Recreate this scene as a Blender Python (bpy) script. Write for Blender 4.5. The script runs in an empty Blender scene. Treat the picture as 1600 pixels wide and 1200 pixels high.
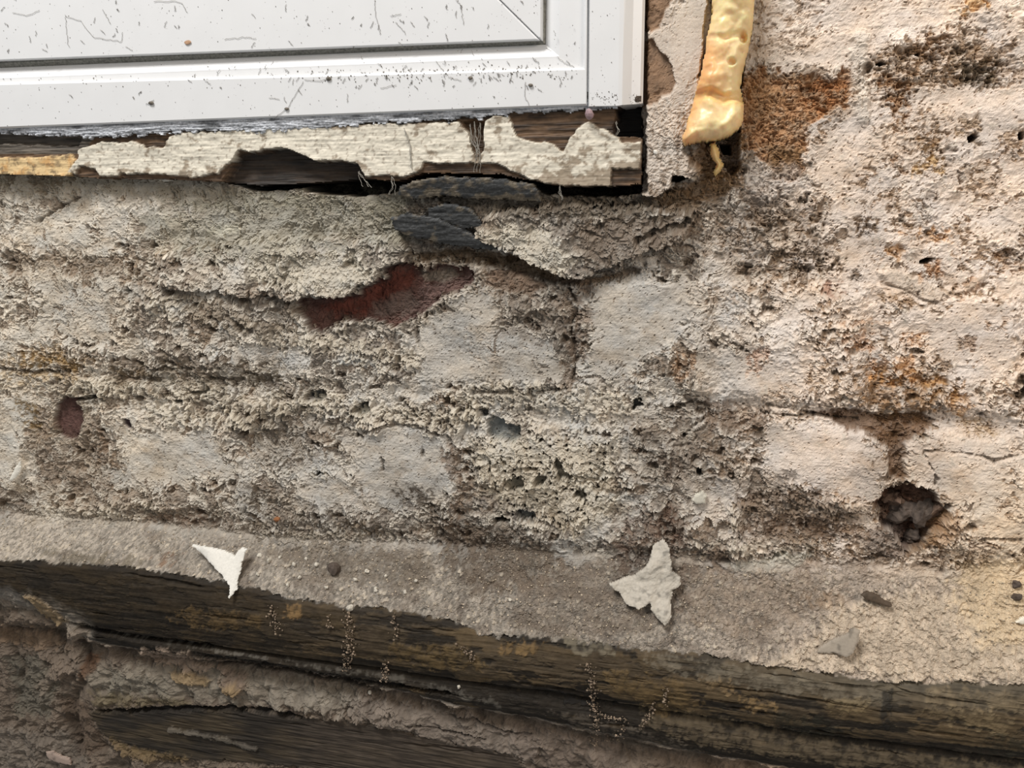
import bpy, math, random
import numpy as np
from mathutils import Vector, noise as mnoise

# ------------------------------------------------------------------ camera, sky, lights, exposure
S = bpy.context.scene
COL = S.collection
F_PX, DIST = 1215.0, 0.467
YAW, PITCH = math.radians(13.0), math.radians(12.5)
FWD = np.array([-math.sin(YAW) * math.cos(PITCH), math.cos(YAW) * math.cos(PITCH), -math.sin(PITCH)])
RIGHT = np.array([math.cos(YAW), math.sin(YAW), 0.0])
UP = np.cross(RIGHT, FWD)
CAM = -DIST * FWD
cam_d = bpy.data.cameras.new('camera')
cam_d.sensor_width = 36.0
cam_d.lens = F_PX / 1600 * 36.0
cam_d.clip_start = 0.01
cam = bpy.data.objects.new('camera', cam_d)
COL.objects.link(cam)
cam.location = CAM
cam.rotation_euler = Vector(FWD).to_track_quat('-Z', 'Y').to_euler()
S.camera = cam

world = bpy.data.worlds.new('overcast_sky')
S.world = world
world.use_nodes = True
wn = world.node_tree
bg = wn.nodes['Background']
bg.inputs['Color'].default_value = (0.97, 0.985, 1.0, 1)
bg.inputs['Strength'].default_value = 0.27


def area(name, loc, target, size, power, color):
    d = bpy.data.lights.new(name, 'AREA')
    d.size = size
    d.energy = power
    d.color = color
    o = bpy.data.objects.new(name, d)
    COL.objects.link(o)
    o.location = loc
    o.rotation_euler = (Vector(target) - Vector(loc)).to_track_quat('-Z', 'Y').to_euler()
    return o


area('daylight', (-0.42, -0.62, 1.25), (0.0, 0, 0.0), 0.40, 20.0, (1.0, 0.985, 0.97))
area('warm_room_lamp', (1.0, -0.8, 0.62), (0.3, 0, 0.0), 0.4, 5.8, (1.0, 0.87, 0.74))
S.view_settings.view_transform = 'Standard'
S.view_settings.look = 'None'
S.view_settings.gamma = 1.0
S.view_settings.use_curve_mapping = False
S.view_settings.exposure = 0.03

# ------------------------------------------------------------------ helpers
f32 = np.float32
rng = np.random.default_rng(7)
random.seed(7)


def lin(c):
    c = np.asarray(c, dtype=np.float64) / 255.0
    return np.where(c <= 0.04045, c / 12.92, ((c + 0.055) / 1.055) ** 2.4).astype(f32)


def wp(px, py, d):
    """world point where the sight line of the photo point meets the plane that stands d metres in front of the wall"""
    r = FWD + RIGHT * ((px - 800.0) / F_PX) + UP * ((600.0 - py) / F_PX)
    t = (-d - CAM[1]) / r[1]
    return CAM + r * t


def proj(X, Y, Z):
    x, y, z = X - CAM[0], Y - CAM[1], Z - CAM[2]
    c = x * FWD[0] + y * FWD[1] + z * FWD[2]
    a = x * RIGHT[0] + y * RIGHT[1] + z * RIGHT[2]
    b = x * UP[0] + y * UP[1] + z * UP[2]
    return (800 + F_PX * a / c).astype(f32), (600 - F_PX * b / c).astype(f32)


_ang = rng.random(256) * 2 * math.pi
_GX, _GY = np.cos(_ang).astype(f32), np.sin(_ang).astype(f32)


def _hash(ix, iy, seed):
    h = (ix.astype(np.uint32) * np.uint32(374761393) + iy.astype(np.uint32) * np.uint32(668265263) + np.uint32(seed * 974711 + 17))
    h = (h ^ (h >> np.uint32(13))) * np.uint32(1274126177)
    return h ^ (h >> np.uint32(16))


def gn(x, y, seed=0):
    xf, yf = np.floor(x), np.floor(y)
    ix, iy = xf.astype(np.int32), yf.astype(np.int32)
    fx, fy = (x - xf).astype(f32), (y - yf).astype(f32)
    u = fx * fx * fx * (fx * (fx * 6 - 15) + 10)
    v = fy * fy * fy * (fy * (fy * 6 - 15) + 10)

    def g(ox, oy):
        k = _hash(ix + ox, iy + oy, seed) & np.uint32(255)
        return _GX[k] * (fx - ox) + _GY[k] * (fy - oy)
    a, b, c, d = g(0, 0), g(1, 0), g(0, 1), g(1, 1)
    return ((a + (b - a) * u) * (1 - v) + (c + (d - c) * u) * v) * f32(1.5)


def fbm(x, y, octv=4, seed=0, gain=0.5, lac=2.03):
    s, a, t = 0, 1.0, 0
    for i in range(octv):
        s = s + gn(x, y, seed + i * 31) * f32(a)
        t += a
        a *= gain
        x, y = x * f32(lac) + f32(3.7), y * f32(lac) - f32(1.3)
    return s / f32(t) * f32(1.35)


def worley(x, y, seed=0):
    xf, yf = np.floor(x), np.floor(y)
    ix, iy = xf.astype(np.int32), yf.astype(np.int32)
    best = np.full(x.shape, 9.0, f32)
    rid = np.zeros(x.shape, f32)
    for ox in (-1, 0, 1):
        for oy in (-1, 0, 1):
            h = _hash(ix + ox, iy + oy, seed)
            cx = xf + ox + (h & np.uint32(1023)).astype(f32) / 1023
            cy = yf + oy + ((h >> np.uint32(10)) & np.uint32(1023)).astype(f32) / 1023
            d = (x - cx) ** 2 + (y - cy) ** 2
            m = d < best
            best = np.where(m, d, best)
            rid = np.where(m, ((h >> np.uint32(20)) & np.uint32(1023)).astype(f32) / 1023, rid)
    return np.sqrt(best), rid


def sstep(a, b, x):
    t = np.clip((x - a) / (b - a), 0, 1)
    return t * t * (3 - 2 * t)


def sdf_poly(x, y, P):
    """signed distance, positive inside"""
    P = np.asarray(P, dtype=f32)
    d = np.full(x.shape, 1e9, f32)
    s = np.ones(x.shape, f32)
    n = len(P)
    j = n - 1
    for i in range(n):
        ex, ey = P[j, 0] - P[i, 0], P[j, 1] - P[i, 1]
        wx, wy = x - P[i, 0], y - P[i, 1]
        t = np.clip((wx * ex + wy * ey) / max(ex * ex + ey * ey, 1e-9), 0, 1)
        bx, by = wx - ex * t, wy - ey * t
        d = np.minimum(d, bx * bx + by * by)
        c1, c2, c3 = y >= P[i, 1], y < P[j, 1], ex * wy > ey * wx
        flip = (c1 & c2 & c3) | (~c1 & ~c2 & ~c3)
        s = np.where(flip, -s, s)
        j = i
    return -s * np.sqrt(d)


def sdf_line(x, y, P):
    P = np.asarray(P, dtype=f32)
    d = np.full(x.shape, 1e9, f32)
    for i in range(len(P) - 1):
        ex, ey = P[i + 1, 0] - P[i, 0], P[i + 1, 1] - P[i, 1]
        wx, wy = x - P[i, 0], y - P[i, 1]
        t = np.clip((wx * ex + wy * ey) / max(ex * ex + ey * ey, 1e-9), 0, 1)
        d = np.minimum(d, (wx - ex * t) ** 2 + (wy - ey * t) ** 2)
    return np.sqrt(d)


# ------------------------------------------------------------------ materials
def relief_material(name, rough=0.85, spec=0.25, scale=1400, amount=0.22, bump=0.35, bump_scale=900, dist=0.0004, sss=0.0, tint=None, grain=None):
    m = bpy.data.materials.new(name)
    m.use_nodes = True
    nt = m.node_tree
    b = nt.nodes['Principled BSDF']
    b.inputs['Roughness'].default_value = rough
    b.inputs['Specular IOR Level'].default_value = spec
    tc = nt.nodes.new('ShaderNodeTexCoord')
    mp = nt.nodes.new('ShaderNodeMapping')
    nt.links.new(tc.outputs['Object'], mp.inputs['Vector'])
    if grain:
        mp.inputs['Scale'].default_value = grain
    n1 = nt.nodes.new('ShaderNodeTexNoise')
    n1.inputs['Scale'].default_value = scale
    n1.inputs['Detail'].default_value = 3
    nt.links.new(mp.outputs['Vector'], n1.inputs['Vector'])
    mr = nt.nodes.new('ShaderNodeMapRange')
    mr.inputs['From Min'].default_value = 0.25
    mr.inputs['From Max'].default_value = 0.75
    mr.inputs['To Min'].default_value = 1 - amount
    mr.inputs['To Max'].default_value = 1 + amount
    nt.links.new(n1.outputs['Fac'], mr.inputs['Value'])
    mul = nt.nodes.new('ShaderNodeVectorMath')
    mul.operation = 'SCALE'
    if tint is None:
        at = nt.nodes.new('ShaderNodeAttribute')
        at.attribute_name = 'tone'
        nt.links.new(at.outputs['Color'], mul.inputs[0])
    else:
        mul.inputs[0].default_value = tint
    nt.links.new(mr.outputs['Result'], mul.inputs['Scale'])
    nt.links.new(mul.outputs['Vector'], b.inputs['Base Color'])
    n2 = nt.nodes.new('ShaderNodeTexNoise')
    n2.inputs['Scale'].default_value = bump_scale
    n2.inputs['Detail'].default_value = 4
    n2.inputs['Roughness'].default_value = 0.65
    nt.links.new(mp.outputs['Vector'], n2.inputs['Vector'])
    bp = nt.nodes.new('ShaderNodeBump')
    bp.inputs['Strength'].default_value = bump
    bp.inputs['Distance'].default_value = dist
    nt.links.new(n2.outputs['Fac'], bp.inputs['Height'])
    nt.links.new(bp.outputs['Normal'], b.inputs['Normal'])
    if sss:
        b.inputs['Subsurface Weight'].default_value = sss
        b.inputs['Subsurface Radius'].default_value = (0.006, 0.003, 0.0012)
        b.inputs['Subsurface Scale'].default_value = 1.0
    return m


M_PLASTER = relief_material('flaking_paint_and_mortar', 0.9, 0.15, 1500, 0.16, 0.5, 1100)
M_BRICK = relief_material('painted_brick', 0.88, 0.18, 1500, 0.15, 0.45, 1000)
M_SAND = relief_material('loose_sand', 0.95, 0.15, 1900, 0.32, 0.7, 1500)
M_TIMBER = relief_material('blackened_timber', 0.72, 0.2, 500, 0.3, 0.5, 420, grain=(0.16, 1, 1))
M_SILLWOOD = relief_material('weathered_sill_wood', 0.65, 0.3, 700, 0.3, 0.6, 600, grain=(0.12, 1, 1))
M_PAINT = relief_material('old_cream_gloss_paint', 0.55, 0.35, 900, 0.05, 0.12, 400, grain=(0.35, 1, 1))
M_SLATE = relief_material('dark_slate', 0.6, 0.35, 900, 0.3, 0.5, 700)
M_FOAM = relief_material('expanding_foam', 0.38, 0.5, 500, 0.06, 0.35, 420, sss=0.55)
M_FLAKE = relief_material('loose_paint_flake', 0.6, 0.3, 900, 0.08, 0.35, 600)
M_UPVC = relief_material('white_upvc', 0.32, 0.45, 60, 0.02, 0.03, 200, tint=(0.80, 0.80, 0.795))
M_GASKET = relief_material('dusty_rubber_gasket', 0.8, 0.2, 700, 0.45, 0.5, 600, tint=(0.25, 0.245, 0.215))
M_SEAL = relief_material('old_sealant', 0.75, 0.25, 800, 0.35, 0.6, 700)
M_DIRT = relief_material('dark_dirt', 0.9, 0.15, 900, 0.4, 0.3, 800, tint=(0.17, 0.15, 0.125))
M_WEB = relief_material('cobweb_thread', 0.8, 0.2, 900, 0.2, 0.0, 800, tint=(0.32, 0.30, 0.26))
M_GRIT = relief_material('grit_grains', 0.9, 0.2, 300, 0.5, 0.3, 800, tint=(0.36, 0.31, 0.25))
M_RUBBLE = relief_material('dark_rubble', 0.85, 0.2, 400, 0.4, 0.6, 500, tint=(0.10, 0.077, 0.062))
M_RUBBLE_BROWN = relief_material('brown_rubble', 0.85, 0.2, 400, 0.4, 0.6, 500, tint=(0.16, 0.105, 0.075))
M_PEBBLE = relief_material('pale_pebble', 0.75, 0.3, 500, 0.2, 0.4, 600, tint=(0.60, 0.55, 0.46))
M_ORANGE = relief_material('orange_crumb', 0.8, 0.3, 500, 0.3, 0.4, 600, tint=(0.28, 0.12, 0.05))
M_WHITE = relief_material('white_chip', 0.6, 0.3, 500, 0.05, 0.3, 600, tint=(0.78, 0.75, 0.68))
M_SMEAR = relief_material('pale_brown_smear', 0.8, 0.2, 500, 0.3, 0.3, 600, tint=(0.48, 0.30, 0.19))
M_PINK = relief_material('pinkish_bead', 0.35, 0.5, 500, 0.15, 0.1, 600, tint=(0.36, 0.25, 0.26))
M_BROWNPAINT = relief_material('brown_undercoat', 0.7, 0.3, 300, 0.2, 0.3, 600)


# ------------------------------------------------------------------ object helpers
def props(o, label=None, category=None, kind=None, group=None):
    if label:
        o['label'] = label
    if category:
        o['category'] = category
    if kind:
        o['kind'] = kind
    if group:
        o['group'] = group
    return o


def mesh_obj(name, V, Fq, mat, tone=None, parent=None, smooth=False, tris=None):
    """V (n,3), Fq (m,4) quads, tris (k,3)"""
    V = np.asarray(V, dtype=f32)
    me = bpy.data.meshes.new(name)
    Fq = np.asarray(Fq, dtype=np.int32).reshape(-1, 4)
    T = np.asarray(tris if tris is not None else [], dtype=np.int32).reshape(-1, 3)
    org = V.mean(axis=0) if parent is None else np.zeros(3, f32)
    if parent is not None:
        org = np.array(parent.location, dtype=f32)
    me.vertices.add(len(V))
    me.vertices.foreach_set('co', (V - org).astype(f32).ravel())
    nl = Fq.size + T.size
    me.loops.add(nl)
    me.loops.foreach_set('vertex_index', np.concatenate([Fq.ravel(), T.ravel()]))
    me.polygons.add(len(Fq) + len(T))
    st = np.concatenate([np.arange(len(Fq)) * 4, Fq.size + np.arange(len(T)) * 3]).astype(np.int32)
    me.polygons.foreach_set('loop_start', st)
    me.update(calc_edges=True)
    me.polygons.foreach_set('use_smooth', np.full(len(me.polygons), smooth, dtype=bool))
    if tone is not None:
        a = me.attributes.new('tone', 'FLOAT_COLOR', 'POINT')
        c = np.ones((len(V), 4), f32)
        c[:, :3] = tone
        a.data.foreach_set('color', c.ravel())
    me.materials.append(mat)
    o = bpy.data.objects.new(name, me)
    COL.objects.link(o)
    if parent is None:
        o.location = org
    else:
        o.parent = parent
    return o


def grid_part(name, P, tone, fmask, mat, parent=None, back=None, smooth=False):
    """the faces fmask of a grid P (nz,nx,3) as one mesh, closed by side faces that run 'back' metres into the wall (plus a back)"""
    nz, nx = P.shape[:2]
    idx = np.arange(nz * nx, dtype=np.int32).reshape(nz, nx)
    jj, ii = np.nonzero(fmask)
    if len(jj) == 0:
        return None
    q = np.stack([idx[jj, ii], idx[jj, ii + 1], idx[jj + 1, ii + 1], idx[jj + 1, ii]], 1)
    used, inv = np.unique(q.ravel(), return_inverse=True)
    V = P.reshape(-1, 3)[used]
    T = tone.reshape(-1, 3)[used]
    Q = inv.reshape(-1, 4).astype(np.int32)
    if back:
        pad = np.pad(fmask, 1)
        core = pad[1:-1, 1:-1]
        sides = []
        for (nb, c) in ((pad[:-2, 1:-1], (1, 0)), (pad[2:, 1:-1], (3, 2)), (pad[1:-1, :-2], (0, 3)), (pad[1:-1, 2:], (2, 1))):
            j2, i2 = np.nonzero(core & ~nb)
            cc = [idx[j2, i2], idx[j2, i2 + 1], idx[j2 + 1, i2 + 1], idx[j2 + 1, i2]]
            sides.append(np.stack([cc[c[0]], cc[c[1]]], 1))
        sd = np.concatenate(sides)
        bu, binv = np.unique(sd.ravel(), return_inverse=True)
        n0, nb_ = len(V), len(bu)
        fr = P.reshape(-1, 3)[bu]
        bk = fr.copy()
        bk[:, 1] = fr[:, 1].max() + back if back > 0.004 else fr[:, 1] + back
        tb = tone.reshape(-1, 3)[bu]
        V = np.concatenate([V, fr, bk])
        T = np.concatenate([T, tb, tb])
        e = binv.reshape(-1, 2)
        sq = np.stack([e[:, 0], e[:, 0] + nb_, e[:, 1] + nb_, e[:, 1]], 1) + n0
        Q = np.concatenate([Q, sq.astype(np.int32)])
    return mesh_obj(name, V, Q, mat, T, parent, smooth)


# ------------------------------------------------------------------ the wall: one grid, later cut into bricks, mortar, sand and timber
def axis(lo, hi, step, out_lo, out_hi):
    fine = np.arange(lo, hi, step)
    g, left, s = lo, [], step
    while g > out_lo:
        s = min(s * 1.12, 0.0024 if abs(g) < 0.62 else 0.006)
        g -= s
        left.append(g)
    g, right, s = hi, [], step
    while g < out_hi:
        s = min(s * 1.12, 0.0024 if abs(g) < 0.62 else 0.006)
        g += s
        right.append(g)
    return np.concatenate([left[::-1], fine, right])


STEP = 0.0006
cs = [wp(px, py, d) for px in (0, 1600) for py in (0, 600, 1200) for d in (0.0, 0.035)]
x_lo, x_hi = min(c[0] for c in cs) - 0.004, max(c[0] for c in cs) + 0.004
z_lo, z_hi = min(c[2] for c in cs[1:]) , max(c[2] for c in cs)
z_lo = min(wp(0, 1210, 0.02)[2], wp(1600, 1210, 0.035)[2])
z_hi = max(wp(1010, -10, 0)[2], wp(1600, -10, 0)[2])
xs = axis(x_lo, x_hi, STEP, x_lo - 0.16, x_hi + 0.18)
zs = axis(z_lo, z_hi, STEP, z_lo - 0.06, z_hi + 0.12)
X, Z = np.meshgrid(xs, zs)
SC = F_PX / DIST
U, Vv = (X * SC).astype(f32), (-Z * SC).astype(f32)          # noise coordinates, about one per photo pixel


def curve_z(P, d):
    w = np.array([wp(a, b, d) for a, b in P])
    return np.interp(X[0], w[:, 0], w[:, 2])[None, :]


C_LEDGE = [(-400, 785), (0, 800), (200, 812), (400, 835), (560, 845), (700, 850), (850, 862), (1000, 868), (1150, 878), (1300, 880), (1450, 892), (1600, 905), (2000, 930)]
C_TOP = [(-400, 860), (0, 874), (60, 876), (150, 882), (230, 889), (330, 905), (400, 918), (450, 934), (540, 946), (650, 955), (720, 975), (760, 992), (850, 994), (900, 1000), (1000, 1012), (1100, 1022), (1200, 1041), (1300, 1050), (1400, 1068), (1440, 1064), (1600, 1068), (2000, 1095)]
C_GROOVE = [(-400, 900), (0, 955), (110, 976), (180, 988), (250, 998), (400, 1020), (500, 1034), (600, 1046), (700, 1062), (850, 1082), (950, 1098), (1100, 1122), (1250, 1146), (1400, 1165), (1600, 1188), (2000, 1240)]
C_BEAD = [(-400, 940), (0, 985), (110, 995), (180, 1010), (250, 1021), (400, 1040), (500, 1055), (600, 1075), (700, 1100), (850, 1128), (950, 1150), (1100, 1180), (1250, 1205), (1400, 1225), (1600, 1250), (2000, 1310)]
nA = fbm(U / 60, Vv / 60, 3, 101)
nB = fbm(U / 24, Vv / 24, 3, 131)
nC = fbm(U / 10, Vv / 10, 3, 151)
nD = fbm(U / 4.5, Vv / 4.5, 2, 171)
nL = fbm(U / 190, Vv / 190, 3, 191)
nS = fbm(U / 90, Vv / 9, 4, 211)       # streaks along the boards
nS2 = fbm(U / 160 + Vv * 0.004, Vv / 4.5, 3, 231)

jit = 0.0011 * nB + 0.0006 * nC
Zl = curve_z(C_LEDGE, 0.0)
Zt = curve_z(C_TOP, 0.029)
Zg = curve_z(C_GROOVE, 0.034)
Zb = curve_z(C_BEAD, 0.030)
Zj = Z + jit
mm = 0.001
t1 = np.clip((Zl - Z) / (Zl - Zt), 0, 1)
D0 = 29 * mm * (t1 ** 1.15)
t2 = np.clip((Zt - Z) / (Zt - Zg), 0, 1)
D0 = np.where(Z < Zt, 29 * mm + 2 * mm * sstep(0, 0.06, t2) + 6 * mm * np.sin(np.clip(t2, 0, 1) * 2.6) - 1.5 * mm * t2, D0)
t3 = np.clip((Zg - Z) / (Zg - Zb), 0, 1)
D0 = np.where(Z < Zg, 27 * mm + 6 * mm * np.sin(np.clip(t3, 0, 1) * 2.9), D0)
t4 = np.clip((Zb - Z) / (8 * mm), 0, 1)
D0 = np.where(Z < Zb, 28 * mm - 11 * mm * sstep(0, 1, t4) + 7 * mm * sstep(0, 1, np.clip((Zb - Z) / (30 * mm), 0, 1)), D0)
# left end of the moulding: mortar and plaster run over it
PX, PY = proj(X, -D0, Z)
left_end = sstep(150, 95, PX + nA * 22) * sstep(925, 985, PY + nB * 12 + (PX - 60) * -0.3)
D0 = D0 - left_end * 9 * mm
PX, PY = proj(X, -D0, Z)
H = np.zeros(X.shape, f32)               # millimetres towards the room
SAG = np.zeros(X.shape, f32)
ID = np.zeros(X.shape, np.int16)

# ---- brightness of the coat with its shading included, 50 px cells, 0..9
ROWS = ['5' * 20 + '376577777767', '5' * 20 + '376577767656', '5' * 20 + '366544654556', '5' * 20 + '666554766777',
        '5' * 20 + '666466656666', '5' * 20 + '654556666667',
        '55666665445533453455545566666777', '66665665655542346545456665667776', '56445556666623333446656656676677',
        '65555555552223555566666676676777', '66665556555566555466655676667767', '65555555666556655455556677666677',
        '65466655656666655666656766555566', '64356665555665666666555567744666', '65556666556666566666555677746777',
        '55555555566645544566556545643577', '66554445555555445565445544553577', '66566655664554445544544555556666',
        '55555555555555555555555566666677', '55555555555555555555555555666667', '55555555555555555555555566666666',
        '5' * 32, '5' * 32, '5' * 32]
WM = np.array([[int(c) for c in r] for r in ROWS], f32)


def sample_map(M, x, y):
    gx = np.clip(x / 50 - 0.5, 0, M.shape[1] - 1.001)
    gy = np.clip(y / 50 - 0.5, 0, M.shape[0] - 1.001)
    i, j = gx.astype(int), gy.astype(int)
    u, v = gx - i, gy - j
    return (M[j, i] * (1 - u) + M[j, i + 1] * u) * (1 - v) + (M[j + 1, i] * (1 - u) + M[j + 1, i + 1] * u) * v


JX, JY = PX + nB * 16 + nA * 10, PY + nC * 8 + nA * 10
W = sample_map(WM, JX, JY).astype(f32)
right = sstep(950, 1350, PX + nL * 60)


def patch(P, rag=6.0, soft=4.0, warp=1.0):
    """ragged mask of a polygon given on the photo: returns (rows, cols) slices and the mask 0..1 and the distance"""
    P = np.asarray(P, dtype=f32)
    pad = rag * 2.2 + soft + 6
    x0, y0 = P.min(0) - pad
    x1, y1 = P.max(0) + pad
    inb = (PX > x0) & (PX < x1) & (PY > y0) & (PY < y1)
    r = np.nonzero(inb.any(1))[0]
    c = np.nonzero(inb.any(0))[0]
    if len(r) == 0 or len(c) == 0:
        return None
    sl = np.s_[r[0]:r[-1] + 1, c[0]:c[-1] + 1]
    d = sdf_poly(PX[sl], PY[sl], P) + rag * (0.9 * nB[sl] + 0.75 * nC[sl] + 0.45 * nD[sl]) * warp
    return sl, sstep(-soft / 2, soft / 2, d), d


def stroke(P, r, rag=4.0, soft=4.0):
    P = np.asarray(P, dtype=f32)
    pad = r + rag * 2.2 + soft + 6
    x0, y0 = P.min(0) - pad
    x1, y1 = P.max(0) + pad
    inb = (PX > x0) & (PX < x1) & (PY > y0) & (PY < y1)
    rr = np.nonzero(inb.any(1))[0]
    c = np.nonzero(inb.any(0))[0]
    if len(rr) == 0 or len(c) == 0:
        return None
    sl = np.s_[rr[0]:rr[-1] + 1, c[0]:c[-1] + 1]
    d = r - sdf_line(PX[sl], PY[sl], P) + rag * (0.9 * nB[sl] + 0.75 * nC[sl] + 0.45 * nD[sl])
    return sl, sstep(-soft / 2, soft / 2, d), d


# ---- bricks under the coat (photo outlines)
BRICKS = [
    [(-260, 425), (-30, 428), (-30, 572), (-260, 568)], [(-8, 425), (208, 424), (212, 578), (-8, 572)],
    [(228, 424), (425, 422), (430, 590), (230, 580)], [(448, 424), (638, 424), (640, 596), (448, 590)],
    [(656, 430), (882, 436), (884, 606), (656, 598)], [(924, 438), (1112, 440), (1110, 618), (922, 608)],
    [(1134, 444), (1350, 452), (1352, 634), (1132, 620)], [(1376, 452), (1590, 466), (1590, 646), (1378, 636)],
    [(1615, 466), (1840, 480), (1840, 660), (1615, 648)],
    [(-260, 618), (-170, 618), (-170, 770), (-260, 768)], [(-150, 618), (44, 620), (48, 778), (-150, 772)],
    [(160, 640), (395, 650), (398, 800), (162, 790)], [(425, 655), (712, 664), (714, 830), (426, 812)],
    [(742, 660), (958, 664), (960, 850), (744, 838)], [(982, 664), (1158, 660), (1160, 862), (984, 855)],
    [(1178, 654), (1386, 672), (1384, 786), (1360, 800), (1180, 770)], [(1412, 668), (1620, 684), (1620, 870), (1470, 860), (1412, 760)],
    [(1645, 686), (1860, 700), (1860, 890), (1645, 880)],
]
BR_D = np.full(X.shape, -60, f32)
for k, P in enumerate(BRICKS):
    r = patch(P, rag=7, soft=10)
    if r is None:
        continue
    sl, m, d = r
    ID[sl] = np.where(d > 0, 10 + k, ID[sl])
    BR_D[sl] = np.maximum(BR_D[sl], d)
in_wall = sstep(0.5, -0.5, (Zl - Z) / (6 * mm))
H += (3.2 * sstep(-14, 14, BR_D) * in_wall * (0.75 + 0.25 * right)).astype(f32)

# ---- roughness: crusty by default, with named smooth places
R = np.full(X.shape, 1.0, f32) - 0.25 * right
SMOOTH = [([(650, 500), (720, 452), (790, 442), (775, 500), (860, 520), (880, 590), (760, 605), (650, 595)], 0.75, 26),
          ([(925, 452), (985, 428), (1070, 440), (1060, 520), (1010, 560), (925, 575)], 0.97, 14),
          ([(70, 430), (185, 425), (200, 500), (150, 545), (60, 520)], 0.6, 24),
          ([(190, 672), (300, 680), (365, 690), (360, 745), (200, 748)], 0.8, 20),
          ([(560, 690), (610, 670), (660, 668), (700, 690), (708, 780), (620, 790), (560, 760)], 0.85, 16),
          ([(1190, 662), (1330, 668), (1382, 690), (1380, 760), (1340, 780), (1200, 740)], 0.85, 16),
          ([(1415, 680), (1470, 662), (1540, 690), (1590, 720), (1540, 790), (1480, 770), (1420, 740)], 0.75, 20),
          ([(1085, 560), (1180, 545), (1230, 600), (1200, 640), (1090, 625)], 0.75, 20),
          ([(-60, 625), (38, 620), (42, 765), (-60, 765)], 0.7, 16),
          ([(1180, 5), (1400, -20), (1400, 30), (1330, 95), (1180, 100)], 0.5, 30),
          ([(1260, 200), (1330, 190), (1380, 220), (1380, 300), (1290, 300)], 0.5, 30),
          ([(1480, 140), (1600, 150), (1600, 240), (1480, 220)], 0.55, 30),
          ([(1300, 400), (1360, 330), (1400, 330), (1380, 420), (1420, 460), (1540, 420), (1550, 440), (1420, 480), (1330, 470)], 0.6, 20),
          ([(1420, 470), (1600, 450), (1600, 560), (1460, 540)], 0.6, 30),
          ([(1520, 760), (1620, 750), (1620, 840), (1540, 850)], 0.6, 30),
          ([(1010, 60), (1100, 0), (1100, 120), (1060, 150), (1020, 100)], 0.75, 16),
          ([(440, 680), (520, 700), (560, 760), (540, 800), (450, 790)], 0.45, 24)]
for P, a, soft in SMOOTH:
    r = patch(P, rag=14, soft=soft + 10)
    if r:
        R[r[0]] *= 1 - a * r[1]
for P, a in (([(-200, 280), (340, 280), (640, 300), (640, 380), (420, 385), (250, 390), (100, 380), (-200, 400)], 0.45), ([(730, 605), (880, 612), (1000, 610), (1020, 650), (900, 665), (760, 650)], 0.5),
             ([(1180, -100), (1800, -100), (1800, 560), (1400, 560), (1300, 480), (1290, 300), (1180, 110)], 0.18)):
    r = patch(P, rag=16, soft=50)
    R[r[0]] *= 1 - a * r[1]
R = R * (0.42 + 0.58 * sstep(-0.32, 0.30, fbm(U / 85, Vv / 60, 4, 281) + 0.18 * (5.6 + 0.9 * right - W)))
R = np.clip(R, 0.03, 1)

# ---- paint that has come away
wx, wy = U + nA * 20, Vv + nB * 14
n_loss = fbm(wx / 30, wy / 24, 5, 301, gain=0.62)
bias = np.clip((6.1 - W) * 0.16, -0.3, 0.5) + (R - 0.72) * 0.75 - 0.15
loss = sstep(0.02, 0.13, n_loss + bias)
n_fine = fbm(wx / 11, wy / 9, 4, 331, gain=0.6)
fine_loss = sstep(0.10, 0.2, n_fine + bias * 0.8 - 0.02)
loss = np.maximum(loss, fine_loss * 0.85)
loss = (loss * in_wall).astype(f32)
lip = (np.exp(-((n_loss + bias + 0.03) / 0.055) ** 2) + 0.7 * np.exp(-((n_fine + bias * 0.8 - 0.06) / 0.05) ** 2)).astype(f32) * in_wall * sstep(0.1, 0.5, R)

# relief of the crust
lump = fbm(U / 55, Vv / 45, 3, 401)
bil = 1 - np.abs(gn(wx / 22, wy / 16, 421)) * 1.6
bil2 = 1 - np.abs(gn(wx / 10, wy / 7.5, 431)) * 1.6
bil3 = 1 - np.abs(gn(U / 5.2 + nC * 1.5, Vv / 4.6, 441)) * 1.5
H += (2.2 * nL + 1.3 * nA).astype(f32)
H += R * (2.4 * lump + 1.5 * bil + 0.95 * bil2 + 0.36 * bil3 + 0.3 * nD).astype(f32)
H += (1 - R) * (0.28 * nC + 0.13 * nD + 0.16 * bil3).astype(f32)
H -= loss * (0.95 + 0.5 * nC) * (0.5 + 0.5 * R)
H += 0.4 * lip
# pin holes and burst bubbles
pore = fbm(U / 5.5, Vv / 4.6, 3, 501)
hole = (sstep(0.52, 0.66, pore + 0.10 * nB) * in_wall).astype(f32)
f2, r2 = worley(U / 34 + nC * 0.3, Vv / 28 + nB * 0.2, 511)
rad2 = 0.08 + 0.14 * r2
big = ((r2 > 0.66) * sstep(rad2 + 0.05, rad2 - 0.04, f2)).astype(f32) * in_wall * sstep(0.35, 0.7, R)
H -= hole * 0.8 + big * 2.3

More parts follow.
